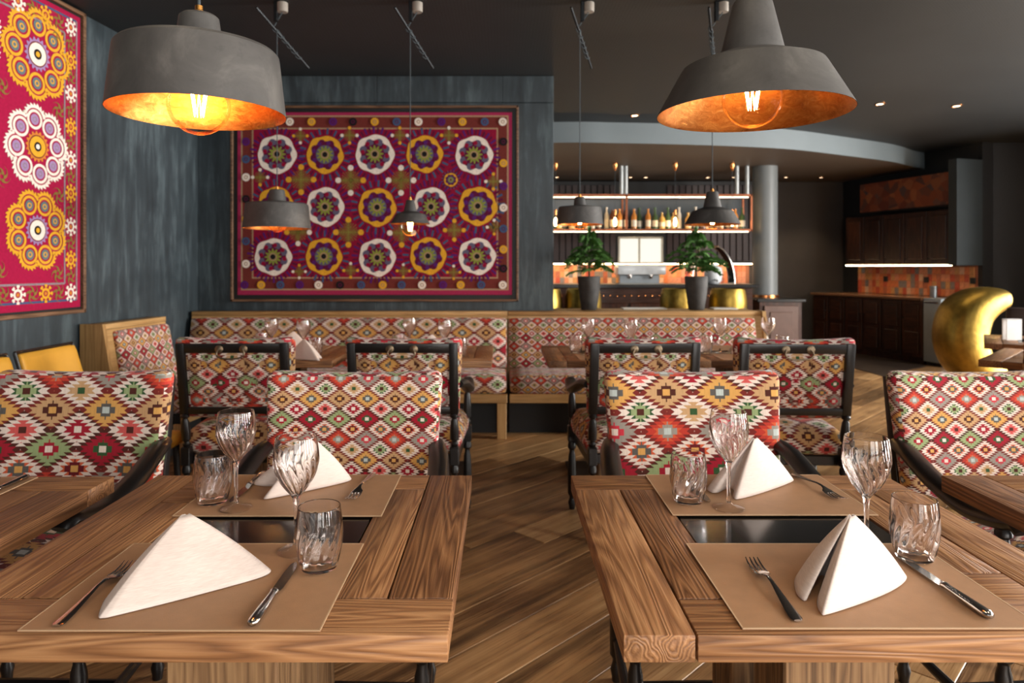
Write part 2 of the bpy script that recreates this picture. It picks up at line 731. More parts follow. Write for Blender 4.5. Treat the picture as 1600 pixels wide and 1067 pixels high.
TEAL = wall_plaster()
M_TRIMWALL = plain('teal_paint', (46, 55, 59), 0.6, 0, 0.1, 3)
wb = MB().add(span(-2.9, WALL_END, WALL_Y + .02, WALL_Y + .3, 0, CEIL)).build('wall_back', TEAL, smooth=0)
tag(wb, 'dark teal plaster wall behind the long bench', 'wall', kind='structure')
xs = [-2.58, -1.06, 0.0, WALL_END + .002]
for a, b in zip(xs, xs[1:]):
    MB().add(span(a + .002, b - .002, WALL_Y, WALL_Y + .03, 0.001, 2.66, .002)).build('wall_panel', TEAL, wb, smooth=0)
    MB().add(span(a + .002, b - .002, WALL_Y, WALL_Y + .03, 2.666, CEIL - .002, .002)).build('wall_panel', TEAL, wb, smooth=0)
wl = MB().add(prism([(left_x(Y_REAR), Y_REAR), (left_x(WALL_Y + .3), WALL_Y + .3), (left_x(WALL_Y + .3) - .3, WALL_Y + .3), (left_x(Y_REAR) - .3, Y_REAR)], 0, CEIL)) \
    .build('wall_left', TEAL, smooth=0)
tag(wl, 'dark teal brushed plaster wall carrying the crimson hanging', 'wall', kind='structure')

M_DARKWALL = plain('dark_wall_paint', (24, 24, 25), 0.6, 0, 0.1, 3)
M_GREYWALL = plain('grey_wall_paint', (74, 69, 66), 0.7, 0, 0.08, 3)
tag(MB().add(span(-3.0, 5.6, 11.1, 11.4, 0, CEIL)).build('wall_bar', M_GREYWALL, smooth=0), 'grey wall behind the bar', 'wall', kind='structure')
tag(MB().add(span(6.16, X_RIGHT + .2, 8.86, 9.1, 0, CEIL)).build('wall_front', M_DARKWALL, smooth=0), 'near black wall right of the kitchen', 'wall', kind='structure')


def window_wall(name, along, ranges, lo, hi, fixed, label):
    """wall with tall openings; along 'y' = right wall, 'x' = rear wall"""
    b = MB()

    def put(a0, a1, z0, z1, d0=0.0, d1=0.25):
        if along == 'y':
            b.add(span(fixed + d0, fixed + d1, a0, a1, z0, z1))
        else:
            b.add(span(a0, a1, fixed - d1, fixed - d0, z0, z1))
    edges = [lo] + [e for r in ranges for e in r] + [hi]
    for i in range(0, len(edges), 2):
        put(edges[i], edges[i + 1], 0, CEIL)
    for a0, a1 in ranges:
        put(a0, a1, 0, WIN_Z[0])
        put(a0, a1, WIN_Z[1], CEIL)
    w = b.build(name, M_DARKWALL, smooth=0)
    return tag(w, label, 'wall', kind='structure')


window_wall('wall_right', 'y', RIGHT_WINDOWS, Y_TURN, 8.86, X_RIGHT, 'window wall on the right of the room')
window_wall('added_wall_side', 'y', ADDED_SIDE_WINDOWS, Y_REAR - .25, Y_TURN, X_SIDE, 'unseen window wall set near beside the camera for more daylight')
window_wall('wall_rear', 'x', REAR_WINDOWS, -4.0, X_SIDE, Y_REAR, 'window wall behind the camera')
tag(MB().add(span(X_SIDE, X_RIGHT + .25, Y_TURN - .2, Y_TURN, 0, CEIL)).build('added_wall_return', M_DARKWALL, smooth=0), 'unseen short wall added between the two window walls', 'wall', kind='structure')
k = 0
M_WFRAME = plain('window_frame_paint', (40, 42, 44), 0.5)
for along, ranges, fx in (('y', RIGHT_WINDOWS, X_RIGHT), ('y', ADDED_SIDE_WINDOWS, X_SIDE), ('x', REAR_WINDOWS, Y_REAR)):
    for a0, a1 in ranges:
        k += 1
        w, h = a1 - a0, WIN_Z[1] - WIN_Z[0]
        if along == 'y':
            e = empty('window_%d' % k, (fx + .1, (a0 + a1) / 2, WIN_Z[0]), -PI / 2, kind='structure')
        else:
            e = empty('window_%d' % k, ((a0 + a1) / 2, Y_REAR - .1, WIN_Z[0]), PI, kind='structure')
        fr = MB()
        for x in ((-w / 2 + .03, -w / 6, w / 6, w / 2 - .03) if w > .8 else (-w / 2 + .02, w / 2 - .02)):
            fr.add(box(x, 0, h / 2, .06, .06, h, .004))
        for z in (.03, h * .3, h - .03):
            fr.add(box(0, 0, z, w, .05, .06, .004))
        fr.build('window_frame', M_WFRAME, e)
        MB().add(box(0, 0, h / 2, w - .02, .006, h - .02)).build('pane', M_PANE, e, smooth=0)

# curved lower ceiling over the bar
SOFF = 2.66
front = [(-3.0, 8.3), (-1.5, 7.85), (0.57, 7.59), (1.25, 7.61), (1.90, 7.68), (2.7, 7.82), (3.42, 8.03), (4.24, 8.46), (5.14, 8.98), (5.83, 9.56), (6.2, 9.7)]
fr = [(p.x, p.y) for p in bez([(a, b, 0) for a, b in front], 6)]
M_SOFF = plain('blue_grey_soffit', (112, 122, 126), 0.6, 0, 0.05, 2)
M_SOFFU = plain('brown_grey_soffit', (88, 76, 66), 0.6, 0, 0.06, 2)
b = MB()
n = len(fr)
b.add(([(x, y, SOFF) for x, y in fr] + [(x, y, CEIL) for x, y in fr], [[i, i + 1, n + i + 1, n + i] for i in range(n - 1)]), mi=0)
poly = fr + [(6.2, 12.4), (-3.0, 12.4)]
b.add(([(x, y, SOFF) for x, y in poly] + [(x, y, SOFF + .02) for x, y in poly], [list(range(len(poly))), list(range(len(poly), 2 * len(poly)))[::-1]]), mi=1)
tag(b.build('ceiling_bar', [M_SOFF, M_SOFFU], smooth=40), 'curved lowered ceiling over the bar with blue-grey edge', 'ceiling', kind='structure')


# ------------------------------------------------------------------ tables
def make_table(name, x, y, label, group=None, rz=0.0):
    """0.80 wide, 0.757 deep; origin on the floor under the middle"""
    t = empty(name, (x, y, 0), rz, label, 'table', group)
    th, top = 0.04, 0.75
    hw, hd = 0.40, 0.3785
    # (x0, x1, y0, y1, grain axis): a framed top of boards around a black inlay
    boards = [(-hw, -hw + .105, -hd, hd - .112, 1), (-hw, hw, hd - .11, hd, 0), (-hw + .107, hw - .107, -hd, -hd + .108, 0), (hw - .105, hw, -hd, hd - .112, 1),
              (-hw + .107, -.202, -hd + .11, hd - .112, 1), (.202, hw - .107, -hd + .11, -hd + .20, 0), (.202, hw - .107, -hd + .202, hd - .112, 1),
              (-.20, .20, -hd + .11, -.15, 0), (-.20, .20, .15, hd - .112, 0)]
    for i, (x0, x1, y0, y1, ax) in enumerate(boards):
        cx, cy, w, d = (x0 + x1) / 2, (y0 + y1) / 2, x1 - x0 - .0012, y1 - y0 - .0012
        key = 'plank_%.3f_%.3f_%d' % (w, d, ax)
        me = cached(key, lambda: MB().add(box(0, 0, 0, w, d, th, .002, 2)), table_wood(ax))
        me.name = 'plank'
        link('plank', me, t, (cx, cy, top - th / 2 + random.uniform(-.0006, 0)))
    link('inlay', cached('inlay', lambda: MB().add(box(0, 0, 0, .398, .298, .036, .001)), M_INLAY), t, (0, 0, top - .0205))
    link('sub_frame', cached('sub_frame', lambda: MB().add(box(0, 0, 0, .62, .5, .016)), M_BLACK), t, (0, 0, top - th - .0085))
    for yy in (-.13, .13):
        link('post', cached('post', lambda: MB().add(box(0, 0, 0, .19, .14, top - th - .032, .004)), pale_post(2)), t, (0, yy, .015 + (top - th - .032) / 2))
    link('base_plate', cached('base_plate', lambda: MB().add(box(0, 0, .0075, .5, .45, .015, .003)), M_IRON), t)
    return t


make_table('dining_table', -0.478, 1.3615, 'brown plank dining table left of the aisle, nearest the camera', rz=PI)
make_table('dining_table', 0.574, 1.3615, 'brown plank dining table right of the aisle, nearest the camera')
make_table('dining_table', -1.382, 1.3515, 'brown plank table cut off by the left picture edge')
make_table('dining_table', 1.517, 1.3615, 'brown plank table cut off by the right picture edge', rz=PI)
FAR_Y = 4.23
FAR_X = {'A': -1.36, 'B': -0.46, 'C': 0.66, 'D': 1.475}
make_table('dining_table', FAR_X['A'], FAR_Y, 'plank table before the bench, nearest the left wall', rz=PI)
make_table('dining_table', FAR_X['B'], FAR_Y, 'plank table before the bench, under the small conical lamp', rz=PI)
make_table('dining_table', FAR_X['C'], FAR_Y, 'plank table before the bench, just right of the aisle')
make_table('dining_table', FAR_X['D'], FAR_Y, 'plank table before the right end of the bench')
make_table('dining_table', 3.27, 3.92, 'plank table at the right edge before the brass chair', rz=PI / 4)
make_table('dining_table', 3.90, 4.84, 'plank table with the white menu card at the right edge', rz=-.611)


# ------------------------------------------------------------------ armchairs
BIG, SMALL, MIDF = kilim('kilim_large', 1.0, .896), kilim('kilim_small', 0.52, .905), kilim('kilim_medium', 0.70, .87)
BIG_FLIP, SMALL_LOW = kilim('kilim_large_turned', 1.0, .835, -1), kilim('kilim_small_low', 0.52, .843)


def turned(z0, z1, r, seg=14):
    """a turned post between two heights"""
    h = z1 - z0
    pr = [(0, 0), (r * .7, 0), (r * .75, .04), (r * .95, .1), (r * .62, .16), (r * .62, .19), (r, .23), (r * 1.05, .5), (r * .85, .78),
          (r * .62, .84), (r * .62, .87), (r, .9), (r * 1.0, .95), (r * .7, 1.0), (0, 1.0)]
    return lathe([(a, z0 + t * h) for a, t in pr], seg)


def make_chair(x, y, rz, fabric, label, group, z_sway=0.0):
    c = empty('armchair', (x, y, 0), rz, label, 'chair', group)
    bw = black_wood()
    lean = lambda p: (p[0], p[1] - (p[2] - .45) * .15, p[2])

    def back():
        b = MB().add(cushion(.525, .075, .37, .030, 0, 14))
        b.warp(lambda p: (p.x * (1 + .04 * p.z / .185), p.y - .02 * (1 - (p.x / .26) ** 2), p.z + (.012 * (p.x / .26) ** 2 if p.z > 0 else 0)))
        b.warp(lambda p: lean((p.x, p.y - .185, p.z + .762)))
        return b

    def tufts():
        spots = [(-.135, .83), (-.045, .83), (.045, .83), (.135, .83), (-.09, .75), (0, .75), (.09, .75), (-.135, .67), (-.045, .67), (.045, .67), (.135, .67)]

        def fn(u, v):
            px, pz = (u - .5) * .41, .632 + v * .26
            e = min(u, 1 - u, v, 1 - v)
            dep = .020 * min(1, e * 8)
            for sx, sz in spots:
                r2 = ((px - sx) ** 2 + (pz - sz) ** 2)
                dep -= .026 * math.exp(-r2 / .00035)
                dep -= .007 * math.exp(-abs(px - sx) / .012) * math.exp(-(pz - sz) ** 2 / .003)
            return lean((px, -.232 - dep, pz))
        v, f = grid(44, 30, fn)
        return MB().add((v, [q[::-1] for q in f]))

    def seat():
        b = MB().add(cushion(.53, .50, .13, .055, .045, 12))
        return b.warp(lambda p: (p.x * (1 + .03 * p.y / .25), p.y + .03, p.z + .455))

    link('backrest', cached('backrest', back, fabric, 60), c)
    link('back_panel', cached('back_panel', tufts, MIDF, 180), c)
    link('seat', cached('seat', seat, fabric, 60), c)
    link('seat_rail', cached('seat_rail', lambda: MB().add(box(0, .03, .375, .50, .46, .05, .006)), bw), c)
    link('top_rail', cached('top_rail', lambda: MB().add(box(0, -.232, .908, .50, .030, .045, .006, 2)).warp(lean), bw), c)
    link('bottom_rail', cached('bottom_rail', lambda: MB().add(box(0, -.232, .615, .50, .030, .035, .006, 2)).warp(lean), bw), c)
    for s in (-1, 1):
        link('stile', cached('stile%d' % s, lambda: MB().add(box(s * .234, -.234, .765, .040, .034, .335, .006, 2)).warp(lean), bw), c)
        link('rear_leg', cached('rear_leg%d' % s, lambda: MB().add(turned(.44, .60, .020), T(s * .234, -.24, 0)).warp(lambda p: (p.x, p.y - max(0, p.z - .45) * .15, p.z))
             .add(box(s * .234, -.24, .40, .042, .042, .085, .004)).add(turned(0, .36, .021), T(s * .234, -.24, 0)), bw), c)
        link('front_leg', cached('front_leg%d' % s, lambda: MB().add(turned(.44, .645, .020), T(s * .262, .20, 0)).add(box(s * .262, .20, .40, .044, .044, .085, .004))
             .add(turned(0, .36, .022), T(s * .262, .20, 0)), bw), c)
        path = bez([(s * .25, -.245, .735), (s * .268, -.16, .725), (s * .278, -.03, .685), (s * .275, .10, .655), (s * .268, .20, .662), (s * .264, .245, .672), (s * .262, .265, .655)], 5)
        rad = [.026 + .006 * math.sin(i / (len(path) - 1) * PI) for i in range(len(path))]
        link('armrest', cached('armrest%d' % s, lambda: MB().add(tube(path, rad, 12, True, (1.0, .72))), bw), c)
        link('side_stretcher', cached('side_stretcher%d' % s, lambda: MB().add(tube([(s * .236, -.235, .13), (s * .25, 0, .13), (s * .262, .20, .13)], [.011, .015, .011], 10)), bw), c)
    link('cross_stretcher', cached('cross_stretcher', lambda: MB().add(tube([(-.25, 0, .13), (0, 0, .13), (.25, 0, .13)], [.011, .015, .011], 10)), bw), c)

    def handle():
        b = MB()
        yb = -.249 - (.905 - .45) * .15
        for s in (-1, 1):
            b.add(lathe([(0, 0), (.017, 0), (.019, .004), (.013, .007), (.007, .008), (.006, .013), (0, .015)], 16), T(s * .055, yb, .905) @ RX(PI / 2))
        b.add(tube(bez([(-.055, yb - .012, .905), (-.062, yb - .016, .885), (-.045, yb - .018, .868), (0, yb - .018, .862), (.045, yb - .018, .868), (.062, yb - .016, .885), (.055, yb - .012, .905)], 5), .0042, 8))
        return b
    link('handle', cached('handle', handle, plain('aged_brass', (120, 104, 84), 0.4, 0.9)), c)
    return c


NEAR, FARC = 'armchairs behind the near tables', 'armchairs with their backs to the camera'
make_chair(-1.307, 1.885, PI, BIG, 'armchair in large kilim diamonds at the left picture edge', NEAR)
make_chair(-0.458, 1.870, PI, SMALL, 'armchair in small kilim diamonds behind the near table left of the aisle', NEAR)
make_chair(0.588, 1.875, PI, BIG_FLIP, 'armchair in large kilim diamonds behind the near table right of the aisle', NEAR)
make_chair(1.480, 1.875, PI + .03, SMALL_LOW, 'armchair in small kilim diamonds at the right picture edge', NEAR)
make_chair(-1.245, 3.43, .03, BIG, 'black framed armchair seen from behind, nearest the left wall', FARC)
make_chair(-0.452, 3.43, -.02, BIG, 'black framed armchair seen from behind, left of the aisle under the small lamp', FARC)
make_chair(0.640, 3.43, .05, BIG, 'black framed armchair seen from behind, just right of the aisle', FARC)
make_chair(1.355, 3.40, -.06, BIG, 'black framed armchair seen from behind, before the right end of the bench', FARC)
make_chair(2.70, 3.42, 0, BIG, 'black framed armchair seen from behind, half cut by the right picture edge', FARC)

# ochre leather chairs by the left wall
M_OCHRE = plain('ochre_leather', (206, 150, 52), 0.45, 0, 0.08, 6, 0.1, 90)


def leather_chair(x, y, label):
    c = empty('leather_chair', (x, y, 0), -PI / 2, label, 'chair', 'ochre leather chairs by the left wall')
    b = MB().add(cushion(.385, .035, .44, .014, 0, 8)).warp(lambda p: (p.x, p.y - .21 - (p.z + .22) * .30 - .02 * (1 - (p.x / .19) ** 2), p.z + .68))
    b.build('backrest', M_OCHRE, c, smooth=60)
    MB().add(cushion(.42, .42, .07, .03, .01, 8), T(0, 0, .445)).build('seat', M_OCHRE, c, smooth=60)
    e = MB()
    for s in (-1, 1):
        e.add(tube([(s * .197, -.212, .44), (s * .197, -.35, .905)], .008, 8))
    e.add(tube([(-.197, -.35, .905), (.197, -.35, .905)], .008, 8))
    e.build('back_frame', black_wood(), c)
    for s in (-1, 1):
        for q in (-.17, .17):
            MB().add(tube([(s * .18, q, .42), (s * .19, q * 1.1, 0)], [.017, .012], 10)).build('leg', black_wood(), c)
    return c


leather_chair(-1.77, 3.165, 'ochre leather chair by the left wall, standing whole in view')
leather_chair(-1.77, 2.72, 'ochre leather chair cut off by the left picture edge')


# ------------------------------------------------------------------ benches
def bench(name, p0, p1, depth, fabric, label, seams=(), end_left=False, end_right=False, legs=()):
    """bench from p0 to p1 (points at the wall foot, seen left to right); local x along, -y to the room"""
    d = Vector((p1[0] - p0[0], p1[1] - p0[1]))
    L = d.length
    e = empty(name, (p0[0], p0[1], 0), math.atan2(d.y, d.x), label, 'bench', 'upholstered benches along the walls')
    cap = .915
    x0, x1 = 0.0, L
    MB().add(span(x0, x1, -.13, -.005, cap - .035, cap, .004, 2)).build('ledge', oak(0), e)
    pr = [(-.005, .0), (-.005, cap - .037), (-.125, cap - .037), (-.21, .40), (-.21, .30), (-.10, .06), (-.10, 0)]
    b = MB()
    n = len(pr)
    v = [(x0, y, z) for y, z in pr] + [(x1, y, z) for y, z in pr]
    b.add((v, [list(range(n))[::-1], list(range(n, 2 * n))] + [[i, (i + 1) % n, n + (i + 1) % n, n + i] for i in range(n)]))
    b.build('back_body', oak(0), e, smooth=0)
    a0, a1 = x0 + (.10 if end_left else .006), x1 - (.06 if end_right else .006)
    cb = MB().add(cushion(a1 - a0, .05, .40, .022, 0, 10)).warp(lambda p: (p.x + (a0 + a1) / 2, p.y - .178 + (p.z) * .20, p.z + .665))
    cb.build('backrest', fabric, e, smooth=60)
    sc_ = MB().add(cushion(a1 - a0, depth - .19, .15, .05, .008, 10), T((a0 + a1) / 2, -.19 - (depth - .19) / 2, .40))
    sc_.build('seat', fabric, e, smooth=60)
    MB().add(span(a0, a1, -depth + .0, -depth + .035, .27, .335, .004)).build('front_rail', oak(0), e)
    MB().add(span(a0, a1, -depth + .035, -.22, .26, .328)).build('seat_board', M_BLACK, e, smooth=0)
    for lx in legs:
        MB().add(box(lx, -depth + .04, .135, .07, .07, .27, .004)).build('leg', oak(2), e)
    MB().add(span(a0, a1, -depth + .22, -depth + .25, 0, .265)).build('kick_board', M_BLACK, e, smooth=0)
    for flag, s in ((end_left, x0 - .03), (end_right, x1)):
        if flag:
            pp = [(-.003, 0), (-.003, cap + .004), (-.15, cap + .004), (-.235, .42), (-.235, .0)]
            n = len(pp)
            v = [(s, y, z) for y, z in pp] + [(s + .03, y, z) for y, z in pp]
            MB().add((v, [list(range(n)), list(range(n, 2 * n))[::-1]] + [[i, (i + 1) % n, n + (i + 1) % n, n + i] for i in range(n)])).build('end_panel', oak(2), e, smooth=0)
    return e


BENCH_W = kilim('kilim_bench', 1.17)
bench('corner_bench', (-2.545, WALL_Y - .03), (0.042, WALL_Y - .03), .66, BENCH_W, 'long bench in large red kilim below the hanging', legs=(1.0, 2.54))
bench('corner_bench', (0.046, WALL_Y - .03), (2.12, WALL_Y - .03), .66, kilim('kilim_bench_small', 0.58), 'bench in small kilim diamonds below the potted trees', end_right=True, legs=(1.0, 1.98))
bench('corner_bench', (left_x(4.33) + .012, 4.33), (left_x(WALL_Y - .71) + .012, WALL_Y - .71), .62, kilim('kilim_bench_small', 0.58), 'short oak bench along the left wall in fine kilim', end_left=True, legs=(.12,))
# wide oak shelf on the divider behind the right bench
tag(MB().add(span(.44, 2.12, WALL_Y - .028, WALL_Y + .26, .875, .915, .004)).add(span(.46, 2.10, WALL_Y - .02, WALL_Y + .22, 0, .874)).build('divider_shelf', oak(0)),
    'oak topped divider carrying the two potted trees', 'shelf')


# ------------------------------------------------------------------ pendant lamps
def shade_profile(kind):
    """outer profile (r, z above rim) of a shade with a unit rim radius"""
    if kind == 'drum':
        return [(1.0, 0), (.985, .12), (.925, .66), (.915, .72), (.885, .755), (.26, .83)], [(.27, .83), (.225, 1.15), (.19, 1.18), (0.05, 1.18)]
    return [(1.0, 0), (.985, .03), (.745, .46), (.725, .49), (.40, .615), (.345, .63)], [(.335, .62), (.205, 1.17), (.19, 1.2), (.05, 1.2)]


def pendant(kind, x, y, z, R, label, group, drop=0.0, power=4.0, bulb_r=.057, mount=True, seg=56):
    e = empty('pendant_lamp', (x, y, z), 0, label, 'lamp', group)
    body, neck = shade_profile(kind)
    sc = lambda pr: [(a * R, b * R) for a, b in pr]
    t = .006
    MB().add(lathe(sc(body), seg)).build('shade', M_CONC, e, smooth=30)
    inner = [(R - .0008, .0)] + [(max(a * R - t, .01), b * R - (t if i > 3 else 0) + .001) for i, (a, b) in enumerate(body) if i > 0]
    MB().add(lathe(inner + [(.006, inner[-1][1] - .002)], seg)).build('shade_lining', M_COPPER, e, smooth=30)
    MB().add(lathe(sc(neck), 32)).build('neck', M_CONC, e, smooth=30)
    zt = neck[-1][1] * R
    MB().add(lathe([(0, zt - .004), (.010, zt - .004), (.010, zt + .008), (.007, zt + .010), (.007, zt + .018), (.003, zt + .02), (0, zt + .02)], 16)).build('cord_grip', plain('brass_fitting', (170, 120, 60), .35, 1), e)
    MB().add(tube([(0, 0, zt + .015), (0, 0, CEIL - z - (.15 if mount else 0.0))], .0028, 8)).build('cord', M_CORD, e)
    # bulb: globe on a socket, glowing wire inside
    zc = bulb_r * .62 - drop
    zs = zc + bulb_r * 1.45
    MB().add(lathe([(0, zc - bulb_r)] + [(bulb_r * math.sin(a), zc - bulb_r * math.cos(a)) for a in [PI * k / 14 for k in range(1, 12)]] + [(bulb_r * .42, zs - .012), (bulb_r * .34, zs)], 32)) \
        .build('bulb', M_BULB, e, smooth=180)
    MB().add(lathe([(0, zs - .004), (.02, zs - .004), (.021, zs + .03), (.017, body[-1][1] * R + .0), (0, body[-1][1] * R)], 20)).build('socket', plain('brass_fitting', (170, 120, 60), .35, 1), e)
    fw = MB()
    n, pts = 8, []
    for i in range(2 * n + 1):
        a = 2 * PI * i / (2 * n)
        rr, zz = (.016, .032) if i % 2 else (.008, -.026)
        pts.append((rr * math.cos(a) * bulb_r / .057, rr * math.sin(a) * bulb_r / .057, zc + zz * bulb_r / .057 + .004))
    fw.add(tube(pts, .0010 if R < .19 and y < 2 else .0022, 6))
    fw.build('filament', glow('glowing_wire', (1.0, .50, .16), 130), e)
    l = bpy.data.lights.new('bulb_light', 'POINT')
    l.energy, l.color, l.shadow_soft_size = power, (1.0, .58, .24), .012
    lo = bpy.data.objects.new('bulb_light', l)
    COL.objects.link(lo)
    lo.parent = e
    lo.location = (0, 0, zc + .002)
    if mount:
        top = CEIL - z
        MB().add(lathe([(0, 0), (.030, 0), (.032, .006), (.032, .056), (.026, .06), (0, .06)], 20), T(.05, -.05, top - .062)).build('ceiling_rose', plain('pale_adapter', (150, 142, 132), .6), e)
        b = MB().add(box(.01, -.05, top - .06, .022, .03, .119, .002)).add(tube([(-.07, -.16, top - .075), (.11, .30, top - .30)], .007, 8))
        b.build('bracket', M_IRON, e)
        pts = []
        for i in range(41):
            q = i / 40
            c = Vector((-.02 + .10 * q, -.03 + .26 * q, top - .14 - .127 * q))
            pts.append(c + Vector((math.cos(q * 40) * .013, 0, math.sin(q * 40) * .013)))
        MB().add(tube([(0.05, -.05, top - .06)] + pts + [(0, 0, top - .15)], .0032, 6)).build('wound_cord', M_CORD, e)
    return e


LA, LB = 'pendant lamps over the near tables', 'pendant lamps over the bench tables'
pendant('drum', -.5775, 1.3, 1.571, .159, 'large drum shaped concrete lamp with copper lining at top left', LA, drop=.018, power=.75, mount=False)
pendant('cone', .476, 1.3, 1.571, .178, 'large conical concrete lamp with copper lining at top right', LA, drop=.005, power=1.0, mount=False)
pendant('drum', -1.386, 4.2, 1.516, .203, 'distant drum lamp hanging before the hanging, over the leftmost bench table', LB, drop=.0, power=3)
pendant('cone', -.567, 4.2, 1.544, .122, 'small distant conical lamp with bulb showing below its rim', LB, drop=.055, power=3)
pendant('drum', .476, 4.2, 1.540, .143, 'distant drum lamp hanging left of the bar, before the bottle rack', LB, drop=.01, power=3)
pendant('cone', 1.291, 4.2, 1.540, .168, 'distant conical lamp hanging before the right end of the bottle rack', LB, drop=.01, power=3)


# ------------------------------------------------------------------ embroidered hangings
def thread(name, c):
    return plain('thread_' + name, c, 0.85, 0, 0.12, 60, 0.3, 260, 0.2)


TH = {k: thread(k, c) for k, c in dict(
    crimson=(140, 14, 50), field=(160, 18, 62), pink=(158, 40, 78), brick=(112, 46, 40), tan=(168, 134, 104), white=(236, 222, 208), yellow=(222, 162, 44),
    purple=(86, 30, 104), blue=(64, 84, 118), slate=(96, 90, 112), black=(28, 22, 24), green=(134, 140, 58), olive=(132, 104, 52), plum=(92, 16, 56),
    lilac=(158, 128, 170), steel=(96, 112, 116), greyline=(140, 124, 130), orange=(206, 124, 50)).items()}


class Stitch:
    """flat shapes laid on cloth, each layer 0.4 mm prouder"""
    def __init__(s):
        s.b = MB()
        s.cols = []

    def c(s, col):
        if col not in s.cols:
            s.cols.append(col)
        return s.cols.index(col)

    def poly(s, pts, col, layer):
        y = -.0006 * layer
        s.b.add(([(px, y, pz) for px, pz in pts], [list(range(len(pts)))]), mi=s.c(col))
        return s

    def ring(s, cx, cz, r0, r1, col, layer, n=48, a0=0.0, a1=2 * PI, ax=1.0):
        y = -.0006 * layer
        v, f = [], []
        g0 = r0 if callable(r0) else (lambda t: r0)
        g1 = r1 if callable(r1) else (lambda t: r1)
        for i in range(n + 1):
            t = a0 + (a1 - a0) * i / n
            for g in (g0, g1):
                v.append((cx + ax * g(t) * math.cos(t), y, cz + g(t) * math.sin(t)))
        for i in range(n):
            f.append([2 * i, 2 * i + 2, 2 * i + 3, 2 * i + 1])
        s.b.add((v, f), mi=s.c(col))
        return s

    def disc(s, cx, cz, r, col, layer, n=20, ax=1.0):
        g = r if callable(r) else (lambda t: r)
        return s.poly([(cx + ax * g(2 * PI * i / n) * math.cos(2 * PI * i / n), cz + g(2 * PI * i / n) * math.sin(2 * PI * i / n)) for i in range(n)], col, layer)

    def bar(s, x0, z0, x1, z1, w, col, layer):
        d = Vector((x1 - x0, z1 - z0)).normalized()
        q = Vector((-d.y, d.x)) * w / 2
        return s.poly([(x0 - q.x, z0 - q.y), (x1 - q.x, z1 - q.y), (x1 + q.x, z1 + q.y), (x0 + q.x, z0 + q.y)], col, layer)

    def mesh(s, name):
        return s.b.mesh(name, [TH[c] for c in s.cols], 0)

    def build(s, name, parent, loc=(0, 0, 0)):
        return link(name, s.mesh(name), parent, loc)


def rosette(main, dash):
    q = Stitch()
    R = .157
    for i in range(36):
        a = 2 * PI * i / 36
        q.bar(1.08 * R * math.cos(a), 1.08 * R * math.sin(a), (1.36 + .06 * (i % 2)) * R * math.cos(a), (1.36 + .06 * (i % 2)) * R * math.sin(a), .017, dash if i % 2 else 'plum', 2)
    q.disc(0, 0, R * .99, 'plum', 3, 40)
    q.ring(0, 0, R * .71, lambda t: R * (1.0 + .03 * math.cos(5 * t + .6) + .02 * math.cos(8 * t)), main, 4, 96)
    for i in range(8):
        a = 2 * PI * (i + .5) / 8
        q.disc(R * .63 * math.cos(a), R * .63 * math.sin(a), R * .20, 'slate' if main == 'white' else 'plum', 5, 16)
        q.disc(R * .64 * math.cos(a + .20), R * .64 * math.sin(a + .20), R * .12, 'crimson' if main == 'white' else 'purple', 6, 12)
    q.disc(0, 0, R * .5, 'plum' if main == 'white' else 'slate', 6, 30)
    q.disc(0, 0, lambda t: R * (.38 + .09 * math.cos(12 * t)), 'green', 7, 96)
    q.ring(0, 0, R * .15, R * .22, 'tan', 8, 24)
    q.disc(0, 0, R * .14, 'black', 9, 16)
    return q.mesh('rosette')


def sprig(dots, n=4, r=.105):
    """leafy cross with dots at its tips"""
    q = Stitch()
    for i in range(n):
        a = PI / 2 + i * PI / 2
        q.bar(0, 0, r * .85 * math.cos(a), r * .85 * math.sin(a), .008, 'green', 2)
        for k in range(3):
            for sgn in (-1, 1):
                b0 = .025 + k * .022
                e = a + sgn * .75
                q.bar(b0 * math.cos(a), b0 * math.sin(a), b0 * math.cos(a) + .036 * math.cos(e), b0 * math.sin(a) + .036 * math.sin(e), .009, 'olive', 3)
        for k in range(5):
            e = a + PI / 4 + (k - 2) * .27
            q.bar(.012 * math.cos(e), .012 * math.sin(e), (.092 - .008 * abs(k - 2)) * math.cos(e), (.092 - .008 * abs(k - 2)) * math.sin(e), (.006), 'olive', 2)
        q.disc(r * math.cos(a), r * math.sin(a), .024, dots[i % len(dots)], 4, 16)
    return q.mesh('sprig')


